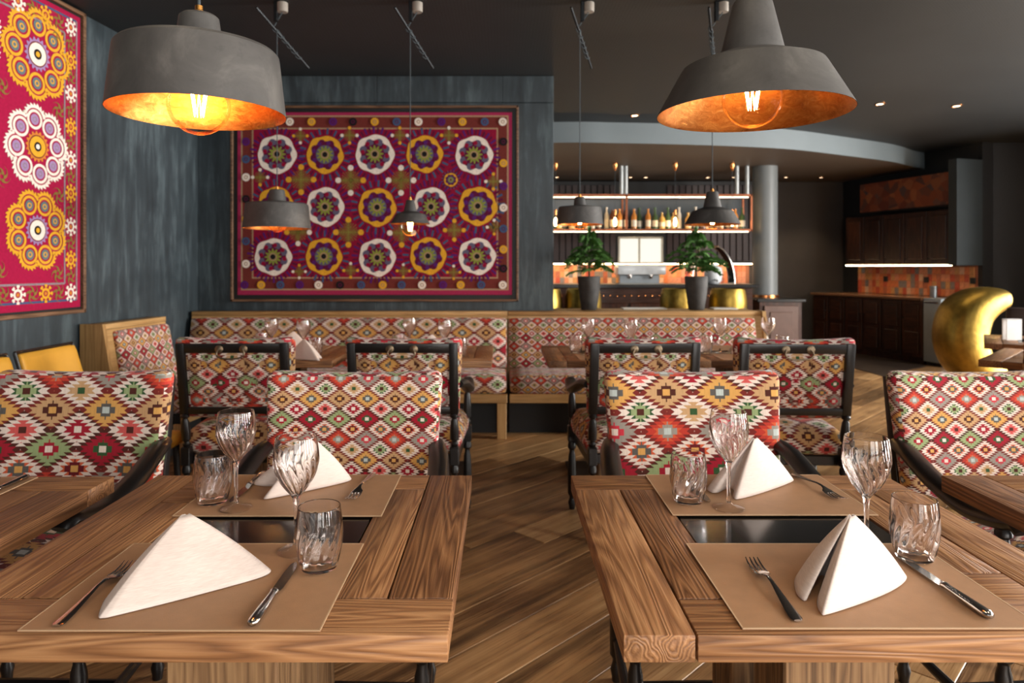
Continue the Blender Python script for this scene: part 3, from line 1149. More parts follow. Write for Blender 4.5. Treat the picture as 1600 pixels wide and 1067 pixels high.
def back_hanging():
    S = .001958
    mx = lambda zx: (zx - 617) * S
    mz = lambda zy: (985 - zy) * S
    e = empty('embroidered_hanging', (mx(617) + (360 + 617 * .36537 - CX) * 5.72 / F_PX, 5.72, 1.045), 0,
              'wide crimson embroidered hanging with fifteen rosettes on the back wall', 'tapestry')
    w, h = 1175 * S, 782 * S
    MB().add(span(-w / 2 - .045, w / 2 + .045, .012, .028, -.045, h + .045)).build('backing_board', M_BLACK, e, smooth=0)
    f = MB()
    for a in (-1, 1):
        f.add(span(a * (w / 2 + .045) - .010, a * (w / 2 + .045) + .010, -.012, .026, -.055, h + .055, .003))
    for z in (-.045, h + .045):
        f.add(span(-w / 2 - .055, w / 2 + .055, -.012, .026, z - .010, z + .010, .003))
    f.build('frame', wood('frame_wood_', (58, 38, 26), (104, 74, 52), (130, 96, 70), 0), e)
    ripple = lambda u, v: (((u - .5) * w), .006 * math.sin(u * 9 + 1) * math.sin(v * 5) + .003, v * h + .008 * math.sin(u * 7.0) * (1 if v > .5 else .4))
    MB().add(span(-w / 2, w / 2, -.0, .011, 0, h, .003)).build('cloth', TH['pink'], e)
    q = Stitch()
    x0, x1, z0, z1 = mx(45), mx(1190), mz(965), mz(217)
    q.poly([(x0, z0), (x1, z0), (x1, z1), (x0, z1)], 'tan', 1)
    q.poly([(x0 + .014, z0 + .014), (x1 - .014, z0 + .014), (x1 - .014, z1 - .014), (x0 + .014, z1 - .014)], 'brick', 2)
    x0, x1, z0, z1 = mx(92), mx(1145), mz(915), mz(270)
    q.poly([(x0, z0), (x1, z0), (x1, z1), (x0, z1)], 'tan', 3)
    q.poly([(x0 + .013, z0 + .013), (x1 - .013, z0 + .013), (x1 - .013, z1 - .013), (x0 + .013, z1 - .013)], 'crimson', 4)
    q.build('border', e)
    W_, Y_ = rosette('white', 'purple'), rosette('yellow', 'blue')
    med = [(200, 383, 0), (405, 385, 1), (618, 383, 0), (830, 383, 1), (1042, 387, 0), (195, 603, 1), (405, 608, 0), (628, 610, 1), (858, 608, 0), (1058, 605, 1),
           (183, 822, 0), (400, 820, 1), (628, 825, 0), (845, 818, 1), (1055, 820, 0)]
    for i, (a, b, k) in enumerate(med):
        o = link('rosette', (W_, Y_)[k], e, (mx(a), -.003, mz(b)), (0, random.uniform(-.15, .15), 0))
        o.scale = (random.uniform(.95, 1.03), 1, random.uniform(.97, 1.04))
    o = link('rosette', Y_, e, (mx(943), -.004, mz(493)))
    o.scale = (.36, 1, .36)
    wy = {'w': 'white', 'y': 'yellow'}
    meshes = {}
    for a, b, dots, s in [(303, 492, 'yyyy', 1), (515, 495, 'wwwy', 1), (730, 495, 'wwww', 1), (505, 717, 'yyyy', 1), (290, 717, 'wyww', .9), (733, 720, 'wwyw', .95), (958, 708, 'yyyy', .75),
                          (128, 482, 'wwyw', .6), (1125, 500, 'ywyw', .6), (1128, 695, 'wwyy', .55),
                          (300, 305, 'wywy', .55), (510, 303, 'ywyw', .6), (725, 303, 'ywyw', .6), (935, 303, 'wywy', .6), (295, 885, 'ywww', .5), (515, 880, 'wyyy', .55), (740, 882, 'wyyy', .5), (955, 888, 'wyyy', .5)]:
        if dots not in meshes:
            meshes[dots] = sprig([wy[c] for c in dots])
        o = link('sprig', meshes[dots], e, (mx(a), -.003, mz(b)))
        o.scale = (s, 1, s)
    spots = [(x, 245, c) for x, c in zip((165, 255, 348, 440, 525, 618, 712, 805, 903, 993, 1088, 1165), ('y', 'w', 'y', 'p', 'k', 'y', 'b', 'w', 'p', 'y', 'b', 'w'))]
    spots += [(x, 942, c) for x, c in zip((62, 133, 215, 298, 378, 470, 560, 652, 733, 820, 910, 985, 1073, 1165), 'pybpwkbybwpybw')]
    spots += [(68, z, c) for z, c in zip((330, 405, 482, 575, 660, 755, 852), 'pbwkybw')] + [(1168, z, c) for z, c in zip((330, 422, 520, 612, 702, 790, 872), 'kypwbyk')]
    nm = dict(w='white', y='yellow', p='purple', k='black', b='blue')
    dm = {}
    for x, z, c in spots:
        if c not in dm:
            q = Stitch().disc(0, 0, .034, nm[c], 0, 20)
            q.ring(0, 0, .010, .016, 'tan' if c in 'wy' else 'plum', 1, 14)
            dm[c] = q.mesh('dot')
        link('dot', dm[c], e, (mx(x), -.009, mz(z)))


back_hanging()


def swirl_medallion(main, eye, rim, lobes=8, R=.27):
    q = Stitch()
    for i in range(lobes):
        a = 2 * PI * i / lobes + .2
        cx, cz = R * .62 * math.cos(a), R * .62 * math.sin(a)
        r = R * .225
        q.ring(cx, cz, r * .74, r * 1.02, main, 3, 26)
        q.disc(cx, cz, r * .56, eye, 3, 18)
        q.ring(cx, cz, r * .18, r * .30, main if main != 'white' else 'greyline', 4, 12)
        # flame like tail with a toothed outer edge
        q.ring(cx, cz, r * 1.16, lambda t: r * (1.38 + .36 * ((t * 3.4) % 1.0)), main, 4, 60, a - 1.5, a + 1.15)
    q.disc(0, 0, lambda t: R * (.33 + .035 * math.cos(18 * t)), rim, 4, 108)
    q.disc(0, 0, R * .27, 'brick', 5, 28)
    q.disc(0, 0, R * .24, 'white' if main == 'yellow' else 'yellow', 6, 28)
    q.disc(0, 0, R * .11, 'black', 7, 20)
    q.disc(0, 0, R * .06, 'yellow' if main == 'yellow' else 'white', 8, 14)
    return q.mesh('medallion')


def pinwheel():
    q = Stitch()
    for i in range(5):
        a = 2 * PI * i / 5
        pts_o, pts_i = [], []
        for k in range(9):
            t = k / 8
            r, w = .012 + .048 * t, .010 * (1 - t) + .002
            b = a + 1.25 * t * t
            pts_o.append((r * math.cos(b) - w * math.sin(b), r * math.sin(b) + w * math.cos(b)))
            pts_i.append((r * math.cos(b) + w * math.sin(b), r * math.sin(b) - w * math.cos(b)))
        q.poly(pts_o + pts_i[::-1], 'olive', 3)
    return q.mesh('pinwheel')


def knob_star(col):
    q = Stitch()
    q.ring(0, 0, .018, .032, col, 3, 24)
    q.disc(0, 0, .011, 'orange', 3, 12)
    for i in range(8):
        a = 2 * PI * i / 8
        q.bar(.028 * math.cos(a), .028 * math.sin(a), .05 * math.cos(a), .05 * math.sin(a), .009, col, 4)
        q.bar(.048 * math.cos(a - .22), .048 * math.sin(a - .22), .048 * math.cos(a + .22), .048 * math.sin(a + .22), .014, col, 5)
    return q.mesh('knob_star')


def left_hanging():
    yr = 4.305                      # right outer edge of the frame along the left wall
    ang = math.atan2(1, SLOPE)
    e = empty('embroidered_hanging', (left_x(yr) + .032, yr, 1.005), ang, 'tall magenta embroidered hanging with swirling medallions on the left wall', 'tapestry')
    w, h = 2.3, 1.86
    MB().add(span(-w, 0, .006, .026, 0, h)).build('backing_board', M_BLACK, e, smooth=0)
    fm = wood('frame_wood_', (58, 38, 26), (104, 74, 52), (130, 96, 70), 0)
    f = MB()
    for x in (-w, 0):
        f.add(span(x - .012, x + .012, -.014, .026, -.012, h + .012, .003))
    for z in (0, h):
        f.add(span(-w - .012, .012, -.014, .026, z - .012, z + .012, .003))
    f.build('frame', fm, e)
    MB().add(span(-w + .025, -.025, -.0, .008, .025, h - .025, .002)).build('cloth', TH['field'], e)
    q = Stitch()
    for i0, c in ((.062, 'blue'), (.165, 'greyline')):
        x0, x1, z0, z1 = -w + i0, -i0, i0 + .01, h - i0
        q.bar(x0, z0, x1, z0, .012, c, 2).bar(x0, z1, x1, z1, .012, c, 2).bar(x0, z0, x0, z1, .012, 'greyline', 3).bar(x1, z0, x1, z1, .012, 'greyline', 3)
    q.build('border', e)
    ym, wm = swirl_medallion('yellow', 'steel', 'lilac'), swirl_medallion('white', 'lilac', 'orange')
    for ci, cx in enumerate((-.385, -.90, -1.42, -1.93)):
        for z, k, s in ((1.495, 0, 1.0), (.965, 1, .92), (.485, 0, .90)):
            o = link('medallion', (ym, wm)[(k + ci) % 2], e, (cx, -.001, z), (0, random.uniform(-.3, .3), 0))
            o.scale = (s, 1, s)
    pw = pinwheel()
    ks = {c: knob_star(c) for c in ('white', 'yellow')}
    n = 17
    for i in range(n):
        z = .115 + (h - .23) * i / (n - 1)
        me = pw if i % 2 else ks['white' if i % 4 == 0 else 'yellow']
        for x in (-.114, -w + .114):
            o = link('border_motif', me, e, (x, -.001, z))
            o.scale = (.92, 1, 1.05)
    for i in range(1, 20):
        x = -.114 - (w - .228) * i / 20
        me = pw if i % 2 else ks['yellow' if i % 4 == 2 else 'white']
        for z in (.12, h - .115):
            link('border_motif', me, e, (x, -.001, z))
    for x, z in ((-.215, 1.21), (-.215, .70), (-.225, .235), (-.64, .76), (-.64, 1.24), (-.66, .25), (-.215, 1.66), (-1.16, .74), (-1.16, 1.22)):
        link('border_motif', pw, e, (x, -.0015, z))


left_hanging()


# ------------------------------------------------------------------ tableware
def flute(depth, n, twist, z0, z1):
    def fn(t, z, r, k):
        if z <= z0 or z >= z1:
            return r
        m = min(1.0, (z - z0) / .012) * min(1.0, (z1 - z) / .018)
        s = abs(math.sin(n * (t + twist * (z - z0)) / 2))
        return r - depth * m * (1 - s) ** 1.0
    return fn


def dense(pr, n):
    return [(p.x, p.y) for p in bez([(r, z, 0) for r, z in pr], n)]


def goblet_mesh():
    out = [(0, 0), (.0325, 0), (.0338, .0012), (.033, .0024), (.018, .005), (.008, .0085), (.0052, .014), (.0042, .03), (.0042, .06), (.0046, .085), (.0062, .098)]
    bowl = [(.0100, .1045), (.0165, .112), (.0235, .121), (.0300, .131), (.0350, .141), (.0388, .151), (.0410, .161), (.0419, .168), (.0416, .177), (.0408, .186), (.0397, .195), (.0384, .204), (.03715, .2116), (.0370, .2125)]
    rim = [(.03675, .2129), (.0364, .2130), (.03605, .2129), (.0358, .2125)]
    inn = [(r - .0013 - .0028 * max(0, min(1, (.190 - z) / .03)), z + .0015) for r, z in bowl[::-1][1:]]
    inn = [(.0358 + .0001, .2118)] + [(max(r, .003), z) for r, z in inn[1:]] + [(0, .1075)]
    fl = flute(.0022, 18, 8.0, .103, .180)
    bowl = dense(bowl[:-2], 3) + bowl[-2:]
    k0 = len(out) + len(bowl)
    fn = lambda t, z, r, k: fl(t, z, r, k) if k < k0 else r
    return MB().add(lathe(out + bowl + rim + inn, 120, fn)).mesh('wine_glass', M_GLASS, 60)


def tumbler_mesh():
    out = [(0, .0008), (.026, 0), (.0305, .0018), (.0325, .007), (.0345, .014), (.0375, .028), (.0402, .045), (.0412, .06), (.0407, .072), (.0396, .084), (.0379, .098), (.03655, .1076), (.0364, .1085)]
    rim = [(.03615, .1089), (.0358, .1090), (.03545, .1089), (.0352, .1085)]
    inn = [(r - .0014 - .0026 * max(0, min(1, (.088 - z) / .02)), z) for r, z in out[::-1][1:-3]]
    inn = [(.0353, .1077)] + inn[1:] + [(.024, .0125), (0, .0115)]
    fl = flute(.0022, 16, -8.0, .012, .084)
    out = out[:2] + dense(out[2:-2], 3) + out[-2:]
    k0 = len(out)
    fn = lambda t, z, r, k: fl(t, z, r, k) if k < k0 else r
    return MB().add(lathe(out + rim + inn, 108, fn)).mesh('tumbler', M_GLASS, 60)


ME_GOB, ME_TUM = goblet_mesh(), tumbler_mesh()
TOP = 0.7505
MAT_T = .0022


def glass(kind, x, y, label, group, on_mat=True):
    o = link('wine_glass' if kind == 'w' else 'tumbler', ME_GOB if kind == 'w' else ME_TUM, None, (x, y, TOP + (MAT_T if on_mat else 0)), (0, 0, random.uniform(0, 6)))
    return tag(o, label, 'wine glass' if kind == 'w' else 'tumbler', group)


def placemat(x0, x1, y0, y1, label, group):
    e = empty('placemat', ((x0 + x1) / 2, (y0 + y1) / 2, TOP), 0, label, 'placemat', group)
    w, d = x1 - x0, y1 - y0
    MB().add(box(0, 0, MAT_T / 2, w, d, MAT_T, .0006)).build('sheet', M_MAT, e)
    b = MB()
    for s in (-1, 1):
        b.add(box(s * (w / 2 - .0012), 0, MAT_T - .0003, .0022, d - .002, .0012)).add(box(0, s * (d / 2 - .0012), MAT_T - .0003, w - .002, .0022, .0012))
    b.build('stitched_edge', M_MATEDGE, e, smooth=0)
    return e


def fork_mesh():
    b = MB()
    # profile along y: (y, half width, z centre, half thickness); tines point to +y
    pr = [(0, .0055, .0035, .0016), (.006, .0095, .0035, .0018), (.03, .0085, .0045, .0018), (.07, .0058, .0085, .0018), (.105, .0036, .0125, .0019), (.125, .0036, .0125, .0019),
          (.136, .0060, .0105, .0015), (.144, .0120, .0075, .0013), (.158, .0128, .0058, .0012)]
    path = []
    v, f = [], []
    seg = 10
    for y, w, z, t in pr:
        for k in range(seg):
            a = 2 * PI * k / seg
            v.append((w * math.cos(a), y, z + t * math.sin(a)))
    for i in range(len(pr) - 1):
        for k in range(seg):
            f.append([i * seg + k, i * seg + (k + 1) % seg, (i + 1) * seg + (k + 1) % seg, (i + 1) * seg + k])
    f += [list(range(seg)), [(len(pr) - 1) * seg + k for k in range(seg)]]
    b.add((v, f))
    for x in (-.0107, -.0036, .0036, .0107):
        b.add(tube([(x, .154, .0059), (x, .175, .0045), (x, .192, .0060), (x * .96, .206, .0100)], [.0021, .0020, .0017, .0009], 8, True, (1, .6)))
    return b.mesh('fork', M_STEEL, 60)


ME_FORK = fork_mesh()


def knife_meshes():
    b = MB()
    pr = [(0, .002, .002), (.003, .0075, .0052), (.012, .0095, .0062), (.05, .0085, .0058), (.085, .0066, .0050), (.096, .0062, .0048), (.099, .0078, .0058), (.103, .0066, .005)]
    v, f, seg = [], [], 14
    for y, w, t in pr:
        for k in range(seg):
            a = 2 * PI * k / seg
            v.append((w * math.cos(a), y, .0065 + t * math.sin(a)))
    for i in range(len(pr) - 1):
        for k in range(seg):
            f.append([i * seg + k, i * seg + (k + 1) % seg, (i + 1) * seg + (k + 1) % seg, (i + 1) * seg + k])
    f += [list(range(seg)), [(len(pr) - 1) * seg + k for k in range(seg)]]
    b.add((v, f))
    hm = b.mesh('handle', M_STEEL, 60)
    out = [(-.006, .103), (.006, .103), (.0088, .115), (.0092, .15), (.0085, .185), (.005, .205), (.0, .214), (-.006, .205), (-.0078, .17), (-.0078, .12)]
    v = [(x, y, .0032) for x, y in out] + [(x, y, .0050) for x, y in out]
    n = len(out)
    bm = MB().add((v, [list(range(n))[::-1], list(range(n, 2 * n))] + [[i, (i + 1) % n, n + (i + 1) % n, n + i] for i in range(n)]))
    return hm, bm.mesh('blade', M_STEEL, 20)


ME_KH, ME_KB = knife_meshes()


def knife(x, y, rz, label, group=None, on=MAT_T):
    e = empty('table_knife', (x, y, TOP + on), rz, label, 'knife', group)
    link('handle', ME_KH, e)
    link('blade', ME_KB, e)
    return e


def fork(x, y, rz, label, group=None, on=MAT_T):
    return tag(link('fork', ME_FORK, None, (x, y, TOP + on), (0, 0, rz)), label, 'fork', group)


def napkin(apex, base, label, group, top=.05, bow=.012):
    """folded cloth: a cone of cloth from the apex down to a folded line on the table"""
    A = Vector(apex)
    pts = [Vector((x, y, TOP + MAT_T + .0022)) for x, y in base]
    cur = bez(pts, 9)
    n = len(cur) - 1
    ctr = sum(cur, Vector()) / len(cur)

    def fn(u, v):
        p = cur[min(n, int(round(u * n)))]
        s = top + (1 - top) * v
        q = A + (p - A) * s
        out = (p - ctr)
        out.z = 0
        if out.length > 1e-6:
            out.normalize()
        q = q + out * (bow * math.sin(v * PI) * .5)
        q.z += .0 * v
        return q
    m = MB().add(grid(n, 16, fn))
    o = m.build('napkin', M_LINEN, None, smooth=60)
    # origin at the base
    c = Vector((ctr.x, ctr.y, TOP + MAT_T))
    for vv in o.data.vertices:
        vv.co -= c
    o.location = c
    sol = o.modifiers.new('thickness', 'SOLIDIFY')
    sol.thickness = .0022
    sol.offset = 0.0
    return tag(o, label, 'napkin', group)


# near left table
MG, WG, TG, NG, FG, KG = 'placemats on the near tables', 'wine glasses on the near tables', 'tumblers on the near tables', 'napkins on the near tables', 'forks on the near tables', 'knives on the near tables'
placemat(-.704, -.264, .990, 1.303, 'brown placemat at the front of the left near table', MG)
placemat(-.700, -.256, 1.446, 1.734, 'brown placemat at the back of the left near table', MG)
placemat(.350, .792, .996, 1.303, 'brown placemat at the front of the right near table', MG)
placemat(.362, .800, 1.452, 1.734, 'brown placemat at the back of the right near table', MG)
glass('w', -.383, 1.268, 'wine glass behind the tumbler at the front of the left near table', WG)
glass('t', -.321, 1.197, 'tumbler beside the knife at the front of the left near table', TG)
glass('w', -.582, 1.492, 'wine glass at the back of the left near table', WG)
glass('t', -.649, 1.530, 'tumbler at the back of the left near table', TG)
glass('w', .676, 1.268, 'wine glass behind the napkin at the front of the right near table', WG)
glass('t', .747, 1.238, 'tumbler at the knife tip at the front of the right near table', TG)
glass('w', .495, 1.494, 'wine glass at the back of the right near table', WG)
glass('t', .418, 1.535, 'tumbler at the back of the right near table', TG)
fork(-.652, .998, .02, 'steel fork left of the front napkin on the left near table', FG)
knife(-.366, .996, .0, 'steel knife right of the front napkin on the left near table', KG)
fork(.438, 1.012, -.03, 'steel fork left of the front napkin on the right near table', FG)
knife(.729, 1.018, .05, 'steel knife right of the front napkin on the right near table', KG)
fork(-.328, 1.733, PI - .06, 'steel fork at the back of the left near table', FG)
knife(-.606, 1.732, PI, 'steel knife at the back of the left near table', KG)
fork(.738, 1.732, PI + .12, 'steel fork at the back of the right near table', FG)
knife(.460, 1.732, PI, 'steel knife at the back of the right near table, behind the tumbler', KG)
zt = TOP
napkin((-.557, 1.20, zt + .100), [(-.470, 1.250), (-.425, 1.205), (-.402, 1.165), (-.49, 1.092), (-.575, 1.034), (-.598, 1.022), (-.608, 1.030), (-.628, 1.085), (-.622, 1.125), (-.56, 1.21)], 'cream napkin folded into a tent at the front of the left near table', NG)
napkin((.604, 1.18, zt + .106), [(.640, 1.235), (.672, 1.190), (.683, 1.155), (.62, 1.10), (.500, 1.036), (.484, 1.040), (.502, 1.085), (.548, 1.150), (.535, 1.160), (.492, 1.100), (.476, 1.075), (.474, 1.10), (.50, 1.16), (.56, 1.22)],
       'cream napkin with an open rolled fold at the front of the right near table', NG)
napkin((-.456, 1.645, zt + .118), [(-.40, 1.70), (-.376, 1.695), (-.385, 1.665), (-.46, 1.60), (-.528, 1.548), (-.541, 1.556), (-.520, 1.600), (-.535, 1.632), (-.585, 1.640), (-.606, 1.660), (-.590, 1.676), (-.52, 1.69)],
       'cream napkin folded into a tent at the back of the left near table', NG)
napkin((.607, 1.64, zt + .124), [(.69, 1.715), (.716, 1.695), (.705, 1.668), (.62, 1.600), (.540, 1.548), (.526, 1.556), (.545, 1.605), (.535, 1.622), (.500, 1.590), (.486, 1.594), (.490, 1.625), (.56, 1.69)],
       'cream napkin folded into a tent at the back of the right near table', NG)
placemat(-1.70, -1.165, 1.45, 1.715, 'brown placemat on the table at the left picture edge', MG)
knife(-1.185, 1.705, PI, 'steel knife on the table at the left picture edge', KG)
fork(-1.255, 1.70, PI + .05, 'steel fork on the table at the left picture edge', FG)

# bench tables: two facing settings each
WF, TF, NF, MF = 'wine glasses on the bench tables', 'tumblers on the bench tables', 'napkins on the bench tables', 'placemats on the bench tables'
NAMES = {'A': 'bench table nearest the left wall', 'B': 'bench table under the small conical lamp', 'C': 'bench table just right of the aisle', 'D': 'bench table at the right end'}
for k, x in FAR_X.items():
    for y0, y1, w in ((FAR_Y - .365, FAR_Y - .075, 'front'), (FAR_Y + .085, FAR_Y + .365, 'back')):
        placemat(x - .22, x + .22, y0, y1, 'brown placemat at the %s of the %s' % (w, NAMES[k]), MF)


def far(px, py):
    return at(px, py, .753)[:2]


for lab, px, py, t in (('left wine glass on the ' + NAMES['A'], 424, 553, 'w'), ('right wine glass on the ' + NAMES['A'], 474, 556, 'w'), ('left tumbler on the ' + NAMES['A'], 409, 546, 't'), ('right tumbler on the ' + NAMES['A'], 493, 556, 't'),
                       ('left wine glass on the ' + NAMES['B'], 640, 550, 'w'), ('right wine glass on the ' + NAMES['B'], 695, 556, 'w'), ('left tumbler on the ' + NAMES['B'], 622, 549, 't'), ('right tumbler on the ' + NAMES['B'], 719, 557, 't'),
                       ('left wine glass on the ' + NAMES['C'], 919, 553, 'w'), ('right wine glass on the ' + NAMES['C'], 986, 555, 'w'), ('left tumbler on the ' + NAMES['C'], 900, 551, 't'), ('right tumbler on the ' + NAMES['C'], 1012, 554, 't'),
                       ('left wine glass on the ' + NAMES['D'], 1125, 551, 'w'), ('right wine glass on the ' + NAMES['D'], 1200, 549, 'w'), ('left tumbler on the ' + NAMES['D'], 1103, 552, 't'), ('right tumbler on the ' + NAMES['D'], 1222, 553, 't')):
    x, y = far(px, py)
    glass(t, x, y, lab, WF if t == 'w' else TF)


def far_napkin(px, py, label, flip=1):
    x, y = far(px, py)
    base = [(.08, .06), (.105, .02), (.0, -.04), (-.085, -.07), (-.10, -.055), (-.06, .0), (-.09, .03), (.0, .06)]
    napkin((x + .01 * flip, y + .02, TOP + .12), [(x + a * flip, y + b) for a, b in base], label, NF)


far_napkin(455, 546, 'cream napkin on the left of the ' + NAMES['A'])
far_napkin(476, 561, 'cream napkin on the right of the ' + NAMES['A'], -1)
far_napkin(672, 552, 'cream napkin on the ' + NAMES['B'])
far_napkin(953, 551, 'rosy shaded napkin on the ' + NAMES['C'], -1)
far_napkin(1162, 551, 'rosy shaded napkin on the ' + NAMES['D'])


# ------------------------------------------------------------------ potted trees on the divider
M_POT = plain('dark_stone_pot', (58, 56, 54), 0.7, 0, 0.35, 14, 0.6, 40)
M_LEAF = plain('dark_green_needles', (74, 116, 50), 0.6, 0, 0.35, 20)
M_BARK = plain('bark', (78, 60, 44), 0.9, 0, 0.3, 30, 0.4)


def potted_tree(x, y, z, h, r, label, seed):
    rnd = random.Random(seed)
    e = empty('potted_tree', (x, y, z), rnd.uniform(0, 6), label, 'plant', 'potted trees on the divider')
    MB().add(lathe([(0, .004), (.058, 0), (.066, .006), (.080, .10), (.092, .20), (.096, .275), (.094, .285), (.086, .285), (.084, .262), (0, .258)], 28, lambda t, zz, rr, k: rr * (1 + .02 * math.sin(5 * t + 20 * zz)))) \
        .build('pot', M_POT, e, smooth=50)
    MB().add(lathe([(0, .262), (.085, .262), (.05, .268), (0, .272)], 16)).build('soil', plain('soil', (34, 26, 20), .95, 0, .3, 60), e)
    MB().add(tube([(0, 0, .26), (.006, 0, .36), (-.004, .004, .26 + h)], [.010, .007, .003], 8)).build('trunk', M_BARK, e)
    b = MB()
    levels = 8
    for lv in range(levels):
        zz = .33 + (h - .08) * lv / (levels - 1)
        nb = 7
        ln = r * (1.05 - .16 * abs(lv - 1.2)) * (1 if lv < levels - 1 else .45)
        for k in range(nb):
            a = 2 * PI * (k + .5 * (lv % 2)) / nb + rnd.uniform(-.25, .25)
            L = ln * rnd.uniform(.8, 1.1)
            up = rnd.uniform(.02, .10)
            P = [Vector((math.cos(a) * L * t, math.sin(a) * L * t, zz + up * math.sin(t * 2.2) - .05 * t * t)) for t in (0, .25, .5, .75, 1)]
            b.add(tube(P, [.003, .0025, .002, .0015, .001], 4))
            sd = Vector((-math.sin(a), math.cos(a), 0))
            for t in range(2, 15):
                q = t / 14
                c = P[0].lerp(P[4], q)
                c.z = zz + up * math.sin(q * 2.2) - .05 * q * q
                for s in (-1, 1):
                    d = (sd * s * .8 + (P[4] - P[0]).normalized() * .6 + Vector((0, 0, rnd.uniform(-.25, .25)))).normalized()
                    l2 = L * .34 * (1.1 - .6 * q) * rnd.uniform(.7, 1.1)
                    w = (P[4] - P[0]).normalized() * .015
                    nrm = Vector((0, 0, .003))
                    b.add(([c - w, c + w, c + d * l2 + nrm * 0 + Vector((0, 0, -.012)), c + d * l2 * .5 + w * 1.2 + nrm, c + d * l2 * .5 - w * 1.2 + nrm], [[0, 1, 3, 4], [4, 3, 2]]))
    tag(b.build('foliage', M_LEAF, e, smooth=0), kind='stuff')
    return e


potted_tree((921 - CX) * 5.78 / F_PX, 5.80, .915, .40, .22, 'small needle tree in a dark stone pot next to the wall end', 3)
potted_tree((1088 - CX) * 5.80 / F_PX, 5.80, .915, .40, .23, 'small needle tree in a dark stone pot near the bench end', 5)
for px0, px1, lab in ((972, 1040, 'flat white tray on the divider between the potted trees'), (1112, 1150, 'flat white tray on the divider right of the potted trees')):
    xa, xb = (px0 - CX) * 5.9 / F_PX, (px1 - CX) * 5.9 / F_PX
    b = MB().add(box(0, 0, .006, xb - xa, .13, .012, .004))
    o = b.build('tray', plain('white_china', (226, 222, 216), .2), None, ((xa + xb) / 2, 5.91, .915))
    tag(o, lab, 'tray')

# ------------------------------------------------------------------ bar
M_BARTOP = plain('black_bar_top', (24, 23, 23), .3)
DW0, DW2 = dark_wood(0), dark_wood(2)
e = empty('bar_counter', (1.6, 8.35, 0), 0, 'dark wooden bar counter with black top and studded front', 'bar counter')
MB().add(span(-2.6, 1.48, -.18, .40, 1.03, 1.07, .004)).build('counter_top', M_BARTOP, e)
MB().add(span(-2.55, 1.44, -.05, .38, 0, 1.03)).build('body', DW0, e, smooth=0)
for i in range(8):
    x0 = -2.5 + i * .49
    MB().add(span(x0, x0 + .45, -.07, -.048, .12, .84, .008)).build('front_panel', DW2, e)
st = MB().add(lathe([(0, 0), (.012, 0), (.010, .006), (0, .009)], 10), RX(PI / 2)).mesh('stud', plain('copper_stud', (214, 140, 84), .25, 1), 60)
for i in range(46):
    link('stud', st, e, (-2.5 + i * .085, -.049, .93))
# panelled end unit with the round column
e = empty('bar_cabinet', (3.60, 9.15, 0), 0, 'panelled brown cabinet with black top at the foot of the round column', 'cabinet')
MB().add(span(-.32, .30, -.38, .5, .83, .865, .004)).build('top', M_BARTOP, e)
MB().add(span(-.28, .26, -.34, .48, 0, .83)).build('body', DW2, e, smooth=0)
dp = MB().add(span(-.23, .21, -.365, -.34, .08, .78, .006)).build('door', plain('brown_panel_paint', (96, 68, 56), .4, 0, .12, 10), e)
MB().add(span(-.16, .14, -.378, -.364, .16, .70, .006)).build('door_panel', plain('brown_panel_paint', (96, 68, 56), .4, 0, .12, 10), dp)
e = empty('column', (3.62, 9.42, .866), 0, 'round grey column standing right of the bottle rack', 'column')
MB().add(lathe([(.165, 0), (.165, SOFF - .867)], 48)).build('shaft', plain('grey_column_paint', (118, 122, 122), .45, 0, .06, 4), e)
MB().add(lathe([(.166, 0), (.185, 0), (.185, .03), (.168, .035), (.166, .035)], 48)).build('foot_ring', plain('copper_stud', (214, 140, 84), .25, 1), e)

# hanging bottle rack
RY_ = 9.35
e = empty('bottle_rack', (2.05, RY_, 1.76), 0, 'hanging copper and glass bottle rack above the bar', 'rack')
M_CU = plain('copper_tube', (150, 92, 66), .35, 1, .1)
b = MB()
for yy in (-.16, .16):
    for zz in (0.0, .47):
        b.add(span(-1.6, 1.31, yy - .014, yy + .014, zz, zz + .03, .002))
for xx in (-1.6, -.38, 1.30):
    for yy in (-.16, .16):
        b.add(box(xx, yy, .25, .028, .028, .50, .002))
    for zz in (.0, .47):
        b.add(span(xx - .012, xx + .012, -.16, .16, zz, zz + .03))
b.build('frame', M_CU, e)
MB().add(span(-1.58, 1.28, -.145, .145, .03, .038)).build('glass_shelf', M_PANE, e, smooth=0)
MB().add(span(-1.58, 1.28, .150, .156, .04, .46)).build('back_glass', plain('smoked_glass', (70, 76, 80), .25, 0, .05), e, smooth=0)
for zz in (.452, -.012):
    MB().add(span(-1.56, 1.26, -.165, -.150, zz, zz + .012)).build('light_strip', glow('led_warm', (1.0, .80, .58), 5.0), e, smooth=0)
for xx in (-.42, -.36, 1.16, 1.30):
    MB().add(tube([(xx, 0, .50), (xx, 0, SOFF - 1.76)], .028, 12)).build('hanger', plain('pale_tube', (176, 180, 180), .4, .6), e)

